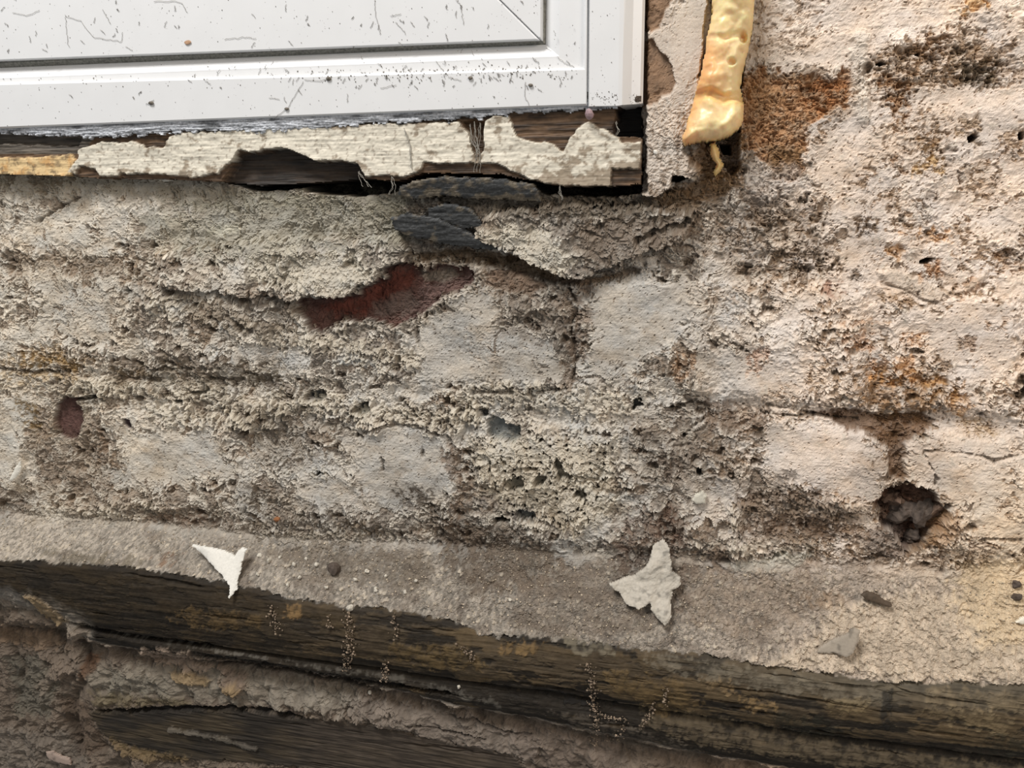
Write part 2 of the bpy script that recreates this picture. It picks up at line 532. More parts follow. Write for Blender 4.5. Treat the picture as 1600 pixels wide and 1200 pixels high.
# ---- colour
warm_paint, mid_paint, left_paint = lin((226, 209, 193)), lin((197, 190, 179)), lin((212, 202, 186))  # coat colours by zone, light fall-off towards the middle included
lf = sstep(520, 120, PX + nL * 80)[..., None]
paint = mid_paint * (1 - lf) + left_paint * lf
rr = right[..., None]
paint = paint * (1 - rr) + warm_paint * rr
lowwarm = (sstep(1250, 1600, PX) * sstep(600, 900, PY))[..., None]
paint = paint * (1 - 0.6 * lowwarm) + lin((228, 204, 168)) * 0.6 * lowwarm
base_c, base_r, base_l = lin((120, 109, 98)), lin((140, 118, 97)), lin((142, 125, 107))
under = base_c * (1 - lf) + base_l * lf
under = under * (1 - rr) + base_r * rr
wf = np.clip(0.30 + 0.70 * (W / 6.0), 0.3, 1.25)[..., None]
TONE = paint * 0.95 * np.clip(wf, 0.6, 1.2) * (1 + 0.14 * nA + 0.06 * nC)[..., None]
hue = fbm(U / 60, Vv / 45, 3, 611)[..., None]
TONE = TONE * (1 + hue * np.array([0.07, 0.0, -0.09], f32))
stain = (sstep(0.05, 0.55, fbm(U / 45, Vv / 34, 5, 641, gain=0.6)) * 0.55)[..., None]
TONE = TONE * (1 - stain) + TONE * np.array([0.74, 0.66, 0.57], f32) * stain
under = under * (1 + 0.35 * nB + 0.22 * nC)[..., None] * np.clip(wf, 0.45, 1.1)
och = sstep(0.25, 0.75, fbm(U / 70, Vv / 60, 3, 601) + 0.15 + 0.25 * right)[..., None]
under = under * (1 - 0.45 * och) + lin((140, 110, 78)) * 0.45 * och * np.clip(wf, 0.5, 1.1)
l3 = loss[..., None]
TONE = TONE * (1 - 0.86 * l3) + under * 0.86 * l3
lp = np.clip(lip * 0.5, 0, 0.6)[..., None]
TONE = TONE * (1 - lp) + (lin((214, 206, 190)) * (1 - rr) + lin((230, 218, 202)) * rr) * lp
salt = (sstep(0.30, 0.55, fbm(U / 16, Vv / 13, 4, 621, gain=0.65)) * in_wall * 0.5)[..., None]
TONE = TONE * (1 - salt) + lin((204, 194, 178)) * salt
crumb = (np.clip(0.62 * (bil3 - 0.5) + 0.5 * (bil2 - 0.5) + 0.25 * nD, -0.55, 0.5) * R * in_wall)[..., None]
TONE = TONE * (1 + 0.55 * crumb)  # crumb tips lightened, gaps darkened: relief shading put into the colour
fine_highlight = (sstep(0.25, 0.5, fbm(U / 4.2, Vv / 3.6, 2, 631) + 0.35 * (bil2 - 0.5)) * R * in_wall * 0.3)[..., None]  # pale highlights on the ridge tops, painted into the colour
TONE = TONE * (1 - fine_highlight) + (lin((206, 198, 184)) * (1 - rr) + lin((236, 226, 212)) * rr) * fine_highlight
# craters with brown crumbs where the coat has burst, in swarms, mostly to the right
f4, r4 = worley(U / 15 + nC * 0.45 + nB * 0.35, Vv / 12 + nD * 0.2 + nA * 0.4, 521)
swarm = fbm(U / 85, Vv / 60, 4, 541)
cr_p = sstep(0.0, 0.6, swarm * 1.3 + 0.32 * right - 0.06 + (0.5 - 0.09 * W))
rad4 = 0.16 + 0.30 * r4
cm = ((r4 * 0.8 + 0.1 < cr_p) * sstep(rad4 + 0.07, rad4 - 0.06, f4 + 0.10 * nD + 0.06 * nC)).astype(f32) * in_wall * (0.25 + 0.75 * right) * sstep(0.08, 0.24, R)
cnoise = fbm(U / 10 + nB * 0.4, Vv / 8, 4, 551, gain=0.6)
cm = np.maximum(cm * 0.9 * sstep(-0.3, 0.2, cnoise), sstep(0.34, 0.5, cnoise + 0.55 * cr_p - 0.27) * in_wall * (0.25 + 0.75 * right) * sstep(0.08, 0.24, R)).astype(f32)
rim = sstep(-0.2, 0.2, cnoise) * ((r4 * 0.8 + 0.1 < cr_p) * sstep(0.18, 0.05, np.abs(f4 - rad4 - 0.1))).astype(f32) * in_wall * (0.25 + 0.75 * right) * sstep(0.08, 0.24, R)
H += rim * 0.55 - cm * 0.9 + cm * 0.8 * np.clip(bil3, -0.2, 1)
crc = lin((146, 120, 94)) * (0.65 + 0.75 * r4)[..., None] * (1 + 0.3 * nD)[..., None]
TONE = TONE * (1 - 0.85 * cm[..., None]) + crc * 0.85 * cm[..., None]
TONE = TONE * (1 + 0.22 * (rim * (1 - cm))[..., None])
hol = np.maximum(hole * 0.6, big)[..., None]
TONE = TONE * (1 - 0.75 * hol) + lin((92, 76, 60)) * 0.75 * hol


def put(r, col=None, mix=1.0, dh=0.0, ident=None, var=0.15, flat=None, thr=0.5, broken=0.0):
    global H
    if r is None:
        return
    sl, m, d = r
    if broken:                                         # broken up into crumbs and clots
        m = m * (1 - broken * (1 - sstep(-0.22, 0.2, nC[sl] * 0.8 + nB[sl] * 0.5 + nD[sl] * 0.4 + 0.012 * np.clip(d, 0, 14))))
    if flat is not None:                               # replace the relief by a calmer one
        H[sl] = H[sl] * (1 - m * (1 - flat))
    H[sl] += m * dh
    if col is not None:
        c = lin(col)[None, None, :] * (1 + var * (1.4 * nB[sl] + nC[sl] + 0.6 * nD[sl]))[..., None]
        mm_ = (m * mix)[..., None]
        TONE[sl] = TONE[sl] * (1 - mm_) + np.clip(c, 0.002, 1) * mm_
    if ident is not None:
        ID[sl] = np.where(m > thr, ident, ID[sl])



def ring(P, w=4, off=-4, dh=0.8, col=(206, 198, 182), mix=0.6, rag=7):
    """crumbly raised edge of the coat round a place where it has fallen off"""
    r = patch(P, rag, 3)
    if r is None:
        return
    sl, m, d = r
    k = np.exp(-((d - off) / w) ** 2) * sstep(-0.35, 0.15, nC[sl] + 0.5 * nD[sl])
    H[sl] += dh * k
    kk = (k * mix)[..., None]
    TONE[sl] = TONE[sl] * (1 - kk) + lin(col) * kk


# ---- the shelf of mortar below the sill drops back behind the sill
WALL_TOP = [(-500, 252), (0, 260), (110, 266), (150, 266), (230, 268), (330, 268), (358, 284), (400, 296), (450, 296), (475, 290), (480, 300), (560, 306), (615, 300), (640, 284), (700, 276), (790, 280), (835, 290), (850, 302), (900, 304), (960, 306), (1000, 300), (1010, 296), (1015, -300), (-500, -300)]
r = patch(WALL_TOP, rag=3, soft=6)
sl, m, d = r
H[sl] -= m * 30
TONE[sl] = TONE[sl] * (1 - m[..., None]) + lin((44, 40, 36)) * m[..., None]  # gap behind the sill painted dark, its shade is in the colour
# grey top strip under the sill
put(patch([(-300, 268), (120, 268), (350, 285), (480, 295), (640, 295), (620, 360), (560, 330), (420, 320), (330, 330), (200, 300), (-300, 300)], 14, 30), (128, 120, 102), 0.6)
put(patch([(220, 340), (420, 300), (640, 310), (640, 380), (520, 380), (420, 400), (330, 400), (240, 380)], 18, 40), (138, 134, 118), 0.6)
put(patch([(640, 300), (700, 285), (840, 292), (1010, 300), (1150, 290), (1100, 330), (960, 330), (840, 330), (740, 330)], 14, 26), (104, 96, 84), 0.75)
put(patch([(1020, 300), (1080, 285), (1150, 265), (1160, 290), (1090, 325), (1030, 330)], 10, 14), (112, 84, 54), 0.8, -1)
# bulge of mortar with a lip over the brick course, right of the slates
put(patch([(745, 355), (770, 330), (880, 318), (1090, 325), (1060, 372), (1000, 392), (960, 412), (925, 428), (882, 430), (860, 418), (842, 412), (800, 390), (765, 378)], 8, 4), None, 1, 6.5)
put(patch([(745, 358), (800, 345), (860, 360), (905, 400), (880, 425), (842, 410), (800, 388)], 8, 20), (196, 188, 170), 0.5)
put(patch([(900, 345), (1080, 330), (1060, 372), (960, 408), (910, 400)], 12, 24), (126, 112, 98), 0.6)
put(stroke([(1000, 372), (1020, 358), (1050, 352), (1075, 340)], 5, 4, 5), (84, 76, 66), 0.8, -3)
# recess under the lip, with the lip's shadow put into the colour
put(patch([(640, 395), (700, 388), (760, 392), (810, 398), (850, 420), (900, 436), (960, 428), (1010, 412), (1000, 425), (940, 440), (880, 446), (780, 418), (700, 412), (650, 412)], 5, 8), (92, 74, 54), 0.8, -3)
# crust with lip over the exposed brick, left
put(patch([(250, 395), (360, 380), (470, 370), (560, 372), (625, 365), (640, 385), (640, 405), (625, 409), (605, 414), (596, 428), (592, 438), (575, 441), (562, 448), (545, 458), (520, 456), (495, 455), (465, 462), (400, 452), (330, 450), (260, 440)], 7, 3), None, 1, 5.0)
put(patch([(390, 385), (470, 378), (560, 395), (600, 420), (570, 445), (520, 450), (440, 445), (390, 430)], 12, 24), (190, 182, 164), 0.55)
# exposed red brick (course A)
RED = [(466, 466), (500, 458), (545, 462), (578, 446), (597, 430), (604, 414), (628, 408), (642, 412), (652, 424), (668, 420), (700, 416), (742, 420), (735, 446), (700, 458), (676, 470), (652, 496), (610, 508), (565, 496), (528, 502), (505, 522), (486, 512), (474, 490)]
put(patch(RED, 8, 2), (98, 68, 60), 0.95, -5.5, 13, 0.3, flat=0.35)
ring(RED, 5, -6, 1.2, (204, 194, 178), 0.6, 8)
put(patch([(500, 480), (560, 466), (610, 425), (640, 420), (640, 450), (590, 480), (540, 495)], 10, 14), (100, 54, 43), 0.8, 0, None, 0.25)
put(patch([(655, 424), (700, 420), (720, 430), (690, 448), (660, 440)], 6, 10), (112, 104, 92), 0.8)
r = patch(RED, 8, 6)
H[r[0]] += r[1] * (0.5 * bil2[r[0]] + 0.3 * bil3[r[0]])
put(patch([(650, 450), (735, 425), (735, 445), (690, 465), (650, 497), (620, 500)], 8, 14), (112, 94, 88), 0.6)
put(patch([(580, 475), (640, 452), (655, 480), (610, 500), (580, 495)], 8, 14), (98, 86, 78), 0.7)
put(patch([(760, 430), (780, 420), (830, 428), (860, 445), (830, 460), (790, 455), (765, 445)], 8, 10), (120, 100, 84), 0.85, -2)
# small window in the coat on the left: dark red brick
put(patch([(88, 632), (100, 620), (120, 622), (130, 655), (131, 672), (120, 686), (104, 688), (92, 680), (84, 655)], 3, 1.6), (92, 66, 60), 0.95, -4.5, 20, 0.25, flat=0.3)
ring([(88, 632), (100, 620), (120, 622), (130, 655), (131, 672), (120, 686), (104, 688), (92, 680), (84, 655)], 4, -5, 0.8, (196, 184, 164), 0.5, 3)
put(stroke([(118, 624), (135, 622), (150, 619), (165, 622)], 3, 2, 3), (50, 44, 38), 0.9, -5)
put(patch([(196, 652), (206, 655), (212, 668), (203, 668), (196, 660)], 1, 2), (70, 54, 58), 0.95, -3)
# slate showing in holes through the crust: (outline, colour)
for q_, P in enumerate(([(478, 618), (488, 610), (505, 610), (515, 618), (500, 625), (482, 624)], [(555, 640), (566, 625), (578, 627), (582, 640), (570, 646)],
          [(762, 655), (775, 650), (790, 662), (810, 664), (815, 680), (800, 690), (765, 680)], [(748, 640), (760, 636), (768, 648), (755, 652)],
          [(800, 744), (815, 740), (825, 752), (818, 758), (800, 764), (785, 750)], [(838, 745), (852, 738), (858, 748), (848, 757), (836, 752)],
          [(872, 736), (885, 733), (895, 742), (893, 748), (875, 746)], [(898, 768), (912, 762), (918, 772), (905, 777), (897, 774)],
          [(800, 800), (815, 790), (835, 795), (840, 806), (815, 808)], [(783, 805), (770, 808), (776, 812), (800, 808)],
          [(985, 628), (998, 622), (1006, 632), (990, 638)], [(865, 720), (872, 715), (880, 725), (868, 730)],
          [(843, 680), (850, 682), (852, 689), (844, 687)], [(1088, 734), (1094, 728), (1099, 738), (1094, 743), (1089, 740)],
          [(1062, 677), (1070, 674), (1076, 680), (1067, 682)], [(272, 626), (280, 622), (290, 626), (283, 630)], [(402, 655), (410, 650), (414, 658), (405, 664)],
          [(497, 735), (503, 733), (505, 738), (498, 740)], [(812, 712), (818, 715), (814, 719)], [(300, 612), (318, 610), (330, 606), (320, 616)])):
    put(patch(P, 5.0, 1.6), (112, 116, 115) if q_ in (2, 8) else (80, 82, 79), 0.94, -4.5, None, 0.25, flat=0.4)
    ring(P, 3.5, -4.5, 0.7, (208, 200, 184), 0.5, 4)
# ridges of squeezed-out mortar between the courses
for P, w, dh in (([(430, 625), (500, 632), (560, 640), (640, 648), (700, 660), (735, 650)], 14, 3.0), ([(720, 625), (780, 618), (860, 622), (960, 630)], 18, 2.2), ([(130, 606), (230, 600), (330, 615), (400, 650), (430, 645)], 16, 2.6),
                 ([(240, 640), (300, 650), (370, 655), (410, 650)], 9, 2.5), ([(60, 800), (160, 802), (250, 800)], 12, 2.0), ([(420, 830), (480, 842), (560, 838)], 12, 2.5), ([(1100, 860), (1180, 850), (1260, 846)], 12, 2.0),
                 ([(1150, 800), (1230, 790), (1330, 800)], 14, 2.5), ([(0, 590), (90, 596), (200, 604)], 10, 2.0), ([(420, 520), (520, 540), (640, 560)], 16, 1.8), ([(250, 470), (330, 480), (380, 505)], 14, 2.2)):
    put(stroke(P, w, 14, 9), (192, 182, 163), 0.5, dh * 0.8, None, 0.2, None, 0.5, 0.85)
# crusty, frothy patch right of the joint
put(patch([(735, 690), (840, 680), (960, 690), (960, 800), (900, 830), (830, 800), (780, 780), (740, 740)], 16, 30), (196, 184, 160), 0.4, 1.2)
r = patch([(745, 680), (850, 675), (960, 690), (970, 760), (900, 830), (830, 815), (770, 780), (740, 730)], 14, 30)
pit = r[1] * sstep(0.40, 0.50, fbm(U[r[0]] / 9.5, Vv[r[0]] / 8, 3, 661))
H[r[0]] -= 3.0 * pit
TONE[r[0]] = TONE[r[0]] * (1 - 0.85 * pit[..., None]) + lin((66, 60, 52)) * 0.85 * pit[..., None]
# dark dirt tufts
for P, c, a in (([(620, 770), (640, 762), (680, 765), (672, 790), (640, 790)], (72, 60, 48), 0.8), ([(665, 790), (695, 788), (700, 810), (672, 815)], (74, 64, 52), 0.85),
                ([(690, 820), (780, 815), (820, 830), (780, 870), (720, 870), (680, 850)], (92, 80, 68), 0.6), ([(390, 770), (410, 770), (408, 850), (395, 850)], (84, 72, 58), 0.7),
                ([(540, 815), (600, 822), (590, 836), (550, 832)], (92, 78, 60), 0.7), ([(480, 848), (520, 842), (540, 848), (500, 855)], (88, 72, 54), 0.7),
                ([(1040, 790), (1060, 790), (1060, 850), (1030, 830)], (92, 70, 56), 0.75), ([(980, 860), (1035, 855), (1030, 890), (990, 900)], (94, 76, 64), 0.8),
                ([(1100, 855), (1135, 850), (1140, 875), (1110, 880)], (92, 70, 54), 0.7), ([(1150, 770), (1250, 760), (1340, 790), (1350, 840), (1240, 850), (1160, 840)], (108, 88, 72), 0.7),
                ([(1030, 700), (1060, 720), (1070, 745), (1040, 750)], (98, 82, 70), 0.7), ([(225, 800), (330, 805), (335, 820), (230, 816)], (110, 90, 74), 0.75),
                ([(0, 765), (60, 770), (60, 800), (20, 815), (0, 815)], (98, 82, 68), 0.7), ([(690, 700), (725, 690), (735, 760), (725, 830), (705, 820), (712, 760)], (118, 98, 80), 0.7),
                ([(880, 440), (925, 445), (920, 520), (900, 600), (880, 615), (885, 540)], (118, 100, 84), 0.65), ([(30, 620), (60, 640), (60, 672), (40, 662)], (120, 96, 58), 0.8),
                ([(150, 660), (165, 665), (170, 720), (155, 725)], (118, 94, 72), 0.6), ([(1100, 625), (1200, 640), (1190, 680), (1110, 670)], (128, 104, 84), 0.6),
                ([(400, 250 + 330), (440, 585), (430, 600), (380, 596)], (96, 84, 66), 0.7), ([(180, 575), (230, 572), (240, 590), (190, 598)], (96, 80, 60), 0.8), ([(40, 555), (130, 562), (130, 578), (50, 580)], (128, 104, 66), 0.7)):
    put(patch(P, 12, 14), c, a, -0.8, None, 0.3, None, 0.5, 0.75)
# joint between courses at the right: dark brown crumbs down to the hole
put(patch([(1275, 642), (1330, 638), (1380, 648), (1440, 640), (1460, 655), (1440, 672), (1410, 690), (1412, 740), (1390, 745), (1384, 695), (1350, 672), (1310, 665)], 7, 8), (104, 76, 52), 0.85, -2.5)
put(patch([(1330, 600), (1390, 570), (1480, 590), (1500, 620), (1440, 650), (1380, 640), (1330, 625)], 14, 22), (152, 116, 78), 0.6, -0.5, None, 0.3, None, 0.5, 0.8)
HOLE = [(1366, 785), (1380, 765), (1412, 755), (1436, 755), (1458, 766), (1464, 784), (1480, 786), (1474, 805), (1466, 822), (1450, 832), (1440, 855), (1418, 862), (1404, 845), (1380, 820)]
put(patch(HOLE, 6, 8), (84, 60, 47), 0.95, -8, None, 0.4)
put(patch([(1462, 800), (1490, 790), (1500, 820), (1470, 850), (1440, 860), (1452, 830)], 8, 12), (164, 128, 92), 0.6)
put(patch([(1350, 830), (1400, 815), (1425, 860), (1390, 875), (1350, 860)], 8, 16), (112, 100, 92), 0.7)
# ochre patch beside the foam
OCHRE = [(1158, 112), (1185, 104), (1240, 112), (1300, 124), (1330, 102), (1336, 130), (1320, 168), (1298, 178), (1272, 182), (1258, 222), (1256, 268), (1236, 284), (1208, 276), (1190, 240), (1160, 230)]
put(patch(OCHRE, 9, 5), (184, 152, 120), 0.85, -2.0, None, 0.3)
r = patch(OCHRE, 8, 8)
H[r[0]] += r[1] * (0.8 * bil3[r[0]] + 1.0 * bil2[r[0]])
put(patch(OCHRE, 8, 8), (150, 108, 70), 0.62, -0.5, None, 0.3, None, 0.5, 1.0)
put(patch([(1250, 125), (1330, 120), (1320, 165), (1290, 178), (1260, 160)], 6, 10), (148, 100, 62), 0.7, -0.8, None, 0.3, None, 0.5, 0.6)
put(patch([(1200, 225), (1250, 232), (1252, 272), (1232, 280), (1205, 272)], 6, 12), (128, 98, 66), 0.8, 1.5)
put(patch([(1165, 120), (1230, 150), (1190, 190), (1165, 170)], 10, 16), (168, 132, 96), 0.6)
# brown sponge above right and scattered crumb craters
for P, c, a in (([(1365, 95), (1400, 82), (1440, 60), (1480, 50), (1560, 70), (1600, 90), (1600, 130), (1540, 130), (1480, 120), (1440, 140), (1400, 170), (1375, 160), (1370, 140)], (138, 114, 88), 0.45),
                ([(1440, 55), (1480, 45), (1470, 90), (1430, 80)], (132, 102, 70), 0.7), ([(1485, 10), (1520, 0), (1545, 10), (1500, 22)], (176, 138, 88), 0.7),
                ([(1500, 100), (1560, 95), (1550, 132), (1500, 130)], (110, 98, 80), 0.7), ([(1380, 120), (1430, 130), (1420, 165), (1395, 170)], (138, 104, 70), 0.7),
                ([(1395, 185), (1420, 182), (1418, 205), (1400, 205)], (128, 98, 68), 0.7), ([(1435, 215), (1470, 212), (1475, 235), (1440, 236)], (132, 102, 66), 0.7),
                ([(1500, 188), (1525, 185), (1530, 222), (1505, 220)], (116, 96, 72), 0.7), ([(1395, 245), (1408, 240), (1408, 270), (1390, 268)], (120, 92, 64), 0.75),
                ([(1430, 255), (1470, 248), (1470, 268), (1430, 272)], (150, 118, 66), 0.7), ([(1560, 205), (1600, 210), (1600, 250), (1560, 240)], (138, 112, 82), 0.6),
                ([(1335, 340), (1355, 337), (1368, 350), (1362, 368), (1340, 368)], (98, 76, 52), 0.85), ([(1262, 335), (1285, 335), (1288, 352), (1266, 350)], (112, 88, 60), 0.8),
                ([(1410, 362), (1460, 360), (1485, 372), (1440, 372)], (164, 122, 74), 0.7), ([(1375, 390), (1405, 385), (1400, 400), (1375, 402)], (160, 122, 78), 0.7),
                ([(1435, 415), (1465, 410), (1462, 430), (1440, 432)], (144, 104, 66), 0.75), ([(1375, 465), (1420, 462), (1440, 475), (1400, 475)], (124, 98, 70), 0.8),
                ([(1490, 450), (1520, 435), (1535, 445), (1500, 462)], (140, 106, 76), 0.7), ([(1280, 400), (1320, 405), (1310, 422), (1280, 418)], (104, 86, 64), 0.75),
                ([(1290, 440), (1312, 442), (1310, 458), (1292, 455)], (124, 92, 74), 0.8), ([(1330, 428), (1350, 426), (1350, 436), (1332, 437)], (84, 70, 56), 0.85),
                ([(1310, 500), (1360, 500), (1360, 540), (1320, 545)], (152, 114, 80), 0.6), ([(1400, 520), (1450, 525), (1440, 545), (1410, 540)], (152, 112, 70), 0.65),
                ([(1440, 560), (1468, 552), (1470, 575), (1445, 580)], (112, 86, 58), 0.8), ([(1490, 520), (1520, 525), (1520, 545), (1500, 545)], (120, 98, 78), 0.7),
                ([(1340, 560), (1420, 555), (1440, 590), (1380, 600)], (170, 124, 72), 0.5), ([(1535, 500), (1570, 500), (1565, 515), (1540, 515)], (140, 112, 84), 0.7),
                ([(1560, 395), (1600, 380), (1600, 420), (1570, 420)], (140, 110, 80), 0.6), ([(1200, 380), (1280, 390), (1300, 420), (1240, 420), (1200, 400)], (112, 94, 74), 0.5),
                ([(1160, 300), (1230, 300), (1240, 340), (1180, 360)], (142, 122, 102), 0.5), ([(1170, 550), (1200, 540), (1190, 580), (1170, 580)], (148, 110, 82), 0.5),
                ([(1050, 560), (1085, 550), (1080, 590), (1050, 595)], (134, 104, 76), 0.6), ([(1500, 660), (1560, 655), (1550, 680), (1510, 680)], (138, 114, 82), 0.6),
                ([(1500, 850), (1560, 845), (1540, 880), (1490, 890)], (118, 100, 84), 0.6), ([(1440, 590), (1500, 600), (1520, 640), (1460, 640)], (156, 116, 66), 0.5),
                ([(1100, 200), (1150, 180), (1170, 260), (1130, 300), (1100, 270)], (150, 124, 92), 0.5), ([(0, 560), (80, 540), (150, 560), (120, 590), (20, 600)], (150, 122, 78), 0.4)):
    put(patch(P, 12, 10), tuple(min(255, v * 1.1 + 6) for v in c), a, -1.4, None, 0.35, None, 0.5, 0.9)
    r = patch(P, 8, 10)
    if r:
        H[r[0]] += r[1] * 1.1 * np.clip(bil3[r[0]], -0.5, 1)
# two small black slots in the right part
put(patch([(1436, 408), (1448, 402), (1460, 404), (1450, 411), (1438, 412)], 1, 2), (50, 42, 36), 0.95, -7)
put(patch([(1398, 212), (1512, 212 + 8), (1530, 212), (1524, 222), (1510, 224)], 1, 2), (70, 58, 46), 0.0, 0)
put(patch([(1512, 214), (1524, 209), (1530, 214), (1514, 224)], 1, 2), (58, 48, 42), 0.95, -6)
put(patch([(1592, 207), (1602, 205), (1602, 217), (1594, 218)], 1, 2), (58, 48, 42), 0.95, -6)
put(patch([(1430, 84), (1437, 82), (1436, 88), (1430, 88)], 1, 2), (58, 48, 42), 0.95, -5)
put(patch([(1368, 100), (1378, 94), (1386, 100), (1374, 104)], 1, 2), (70, 58, 46), 0.95, -5)
# folded paint bulge at the right
put(patch([(1370, 425), (1400, 420), (1470, 450), (1500, 452), (1540, 425), (1520, 450), (1450, 472), (1400, 455)], 4, 10), (206, 188, 168), 0.6, 2.5, None, 0.06, flat=0.6)
put(stroke([(1378, 442), (1410, 452), (1440, 468), (1460, 472)], 2.5, 2, 3), (150, 134, 118), 0.6, -1.2)
# cracks in the coat
for P, w in (([(1200, 632), (1250, 640), (1300, 652), (1340, 655)], 1.6), ([(1050, 640), (1080, 628), (1100, 632), (1115, 650)], 2), ([(1440, 700), (1500, 702), (1530, 708), (1548, 718), (1570, 710), (1600, 706)], 1.5),
             ([(1440, 705), (1455, 730), (1460, 745), (1458, 752)], 1.2), ([(600, 712), (602, 732)], 1.4), ([(662, 697), (662, 712)], 1.3), ([(650, 490), (652, 520), (655, 545)], 1.6),
             ([(890, 450), (900, 480), (892, 520), (902, 555), (896, 590)], 2.5), ([(560, 680), (600, 662), (650, 665), (700, 680), (712, 700)], 2),
             ([(740, 612), (800, 612)], 2), ([(840, 612), (872, 606)], 3), ([(1190, 645), (1240, 648), (1270, 646)], 2), ([(0, 575), (60, 580), (110, 580)], 3), ([(190, 590), (250, 592)], 3), ([(330, 590), (380, 594)], 2.5), ([(60, 345), (90, 325), (125, 308)], 2.5),
             ([(360, 490), (375, 500), (380, 512)], 2.5), ([(200, 560), (240, 575), (300, 575)], 2.5), ([(1530, 840), (1560, 838), (1590, 842)], 2)):
    put(stroke(P, w, 4, 4), (84, 72, 60), 0.6, -2.0)
# pale mineral streaks and the shell-like pale patches
put(patch([(1130, 880), (1200, 868), (1260, 860), (1268, 872), (1240, 892), (1200, 898), (1140, 895)], 6, 8), (190, 186, 172), 0.7, 1)
put(patch([(1200, 540), (1270, 500), (1290, 505), (1230, 545)], 6, 12), (226, 214, 200), 0.6, 1)
put(patch([(340, 350), (370, 352), (375, 362), (350, 370), (325, 364)], 4, 8), (214, 208, 188), 0.7)
put(patch([(190, 450), (215, 440), (232, 460), (210, 468)], 4, 10), (178, 174, 164), 0.7)
put(patch([(1168, 265), (1240, 260), (1270, 290), (1200, 330), (1160, 310)], 14, 24), (196, 188, 180), 0.5)
put(stroke([(1345, 60), (1340, 110), (1345, 150), (1350, 180)], 12, 6, 14), (214, 204, 190), 0.6, 1.5)

for P, c, a in (([(1240, 880), (1360, 870), (1370, 915), (1260, 925)], (112, 94, 78), 0.7), ([(1480, 885), (1550, 880), (1560, 940), (1500, 950)], (108, 98, 88), 0.7), ([(1120, 880), (1230, 905), (1220, 930), (1110, 915)], (124, 108, 94), 0.6),
                ([(1430, 860), (1480, 870), (1470, 900), (1420, 890)], (126, 104, 84), 0.6), ([(960, 800), (1030, 790), (1080, 830), (1060, 870), (970, 860)], (112, 92, 78), 0.6), ([(1180, 730), (1240, 740), (1230, 775), (1170, 770)], (104, 92, 80), 0.6)):
    put(patch(P, 14, 14), c, a, -0.8, None, 0.3, None, 0.5, 0.8)
for P, c, a in (([(840, 305), (1100, 295), (1100, 345), (950, 352), (850, 338)], (92, 82, 70), 0.65), ([(900, 350), (1080, 345), (1040, 410), (930, 425)], (106, 94, 82), 0.6), ([(1100, 300), (1290, 320), (1310, 420), (1150, 430), (1080, 380)], (122, 106, 90), 0.5),
                ([(-60, 395), (150, 392), (160, 425), (-60, 425)], (116, 100, 82), 0.55), ([(290, 465), (470, 470), (460, 525), (320, 520)], (110, 98, 84), 0.6), ([(220, 555), (440, 565), (440, 605), (240, 600)], (98, 88, 74), 0.6),
                ([(400, 640), (540, 655), (480, 720), (410, 720)], (112, 100, 86), 0.5), ([(390, 760), (560, 790), (600, 830), (420, 840)], (108, 96, 82), 0.5), ([(50, 690), (160, 680), (200, 780), (60, 770)], (116, 100, 84), 0.5),
                ([(980, 660), (1150, 650), (1160, 760), (1000, 780)], (108, 96, 84), 0.5), ([(770, 450), (900, 440), (900, 540), (800, 530)], (108, 96, 84), 0.5)):
    put(patch(P, 18, 24), c, a, -0.5, None, 0.3, None, 0.5, 0.85)
# ---- jamb strip of old plaster between window and foam
JAMB = [(1000, -420), (1108, -420), (1106, 0), (1100, 50), (1095, 110), (1088, 150), (1078, 195), (1066, 232), (1080, 250), (1098, 262), (1080, 275), (1060, 278), (1045, 294), (1028, 306), (1002, 304)]
r = patch(JAMB, rag=3, soft=4)
put(r, (216, 202, 187), 0.65, 0, 2, 0.06)
sl, m, d = r
H[sl] = H[sl] * (1 - m) + m * (6.0 + 0.35 * H[sl])
for P in ([(1000, -420), (1052, -420), (1052, 0), (1040, 20), (1030, 45), (1018, 50), (1000, 45)], [(1000, 64), (1020, 62), (1030, 78), (1044, 90), (1052, 105), (1055, 130), (1050, 145), (1034, 150), (1028, 160), (1000, 168)]):
    put(patch(P, 2.5, 2.5), (132, 104, 80), 0.92, -1.6, None, 0.25, flat=0.8)
put(patch([(1076, 250), (1100, 215), (1130, 240), (1135, 280), (1100, 285)], 8, 12), (150, 116, 78), 0.7)
r = patch([(1000, 165), (1080, 150), (1110, 200), (1110, 290), (1040, 310), (1000, 310)], 10, 40)
jd = r[1] * (sstep(0.05, 0.35, fbm(U[r[0]] / 9, Vv[r[0]] / 8, 4, 651) + 0.002 * (PY[r[0]] - 230)) * 0.75)
H[r[0]] += r[1] * 0.6 * bil3[r[0]]
TONE[r[0]] = TONE[r[0]] * (1 - jd[..., None]) + lin((116, 96, 76)) * jd[..., None]
# channel the foam sits in
put(patch([(1116, -420), (1172, -420), (1172, 40), (1164, 90), (1154, 190), (1156, 260), (1142, 275), (1120, 250), (1104, 225), (1112, 120)], 3, 5), (98, 78, 60), 0.8, -7)
put(patch([(1122, 222), (1142, 224), (1143, 240), (1132, 240)], 1.5, 3), (40, 32, 26), 0.95, -10)
put(patch([(1052, 272), (1068, 270), (1074, 278), (1060, 284), (1050, 284)], 2, 3), (38, 32, 28), 0.95, -12)

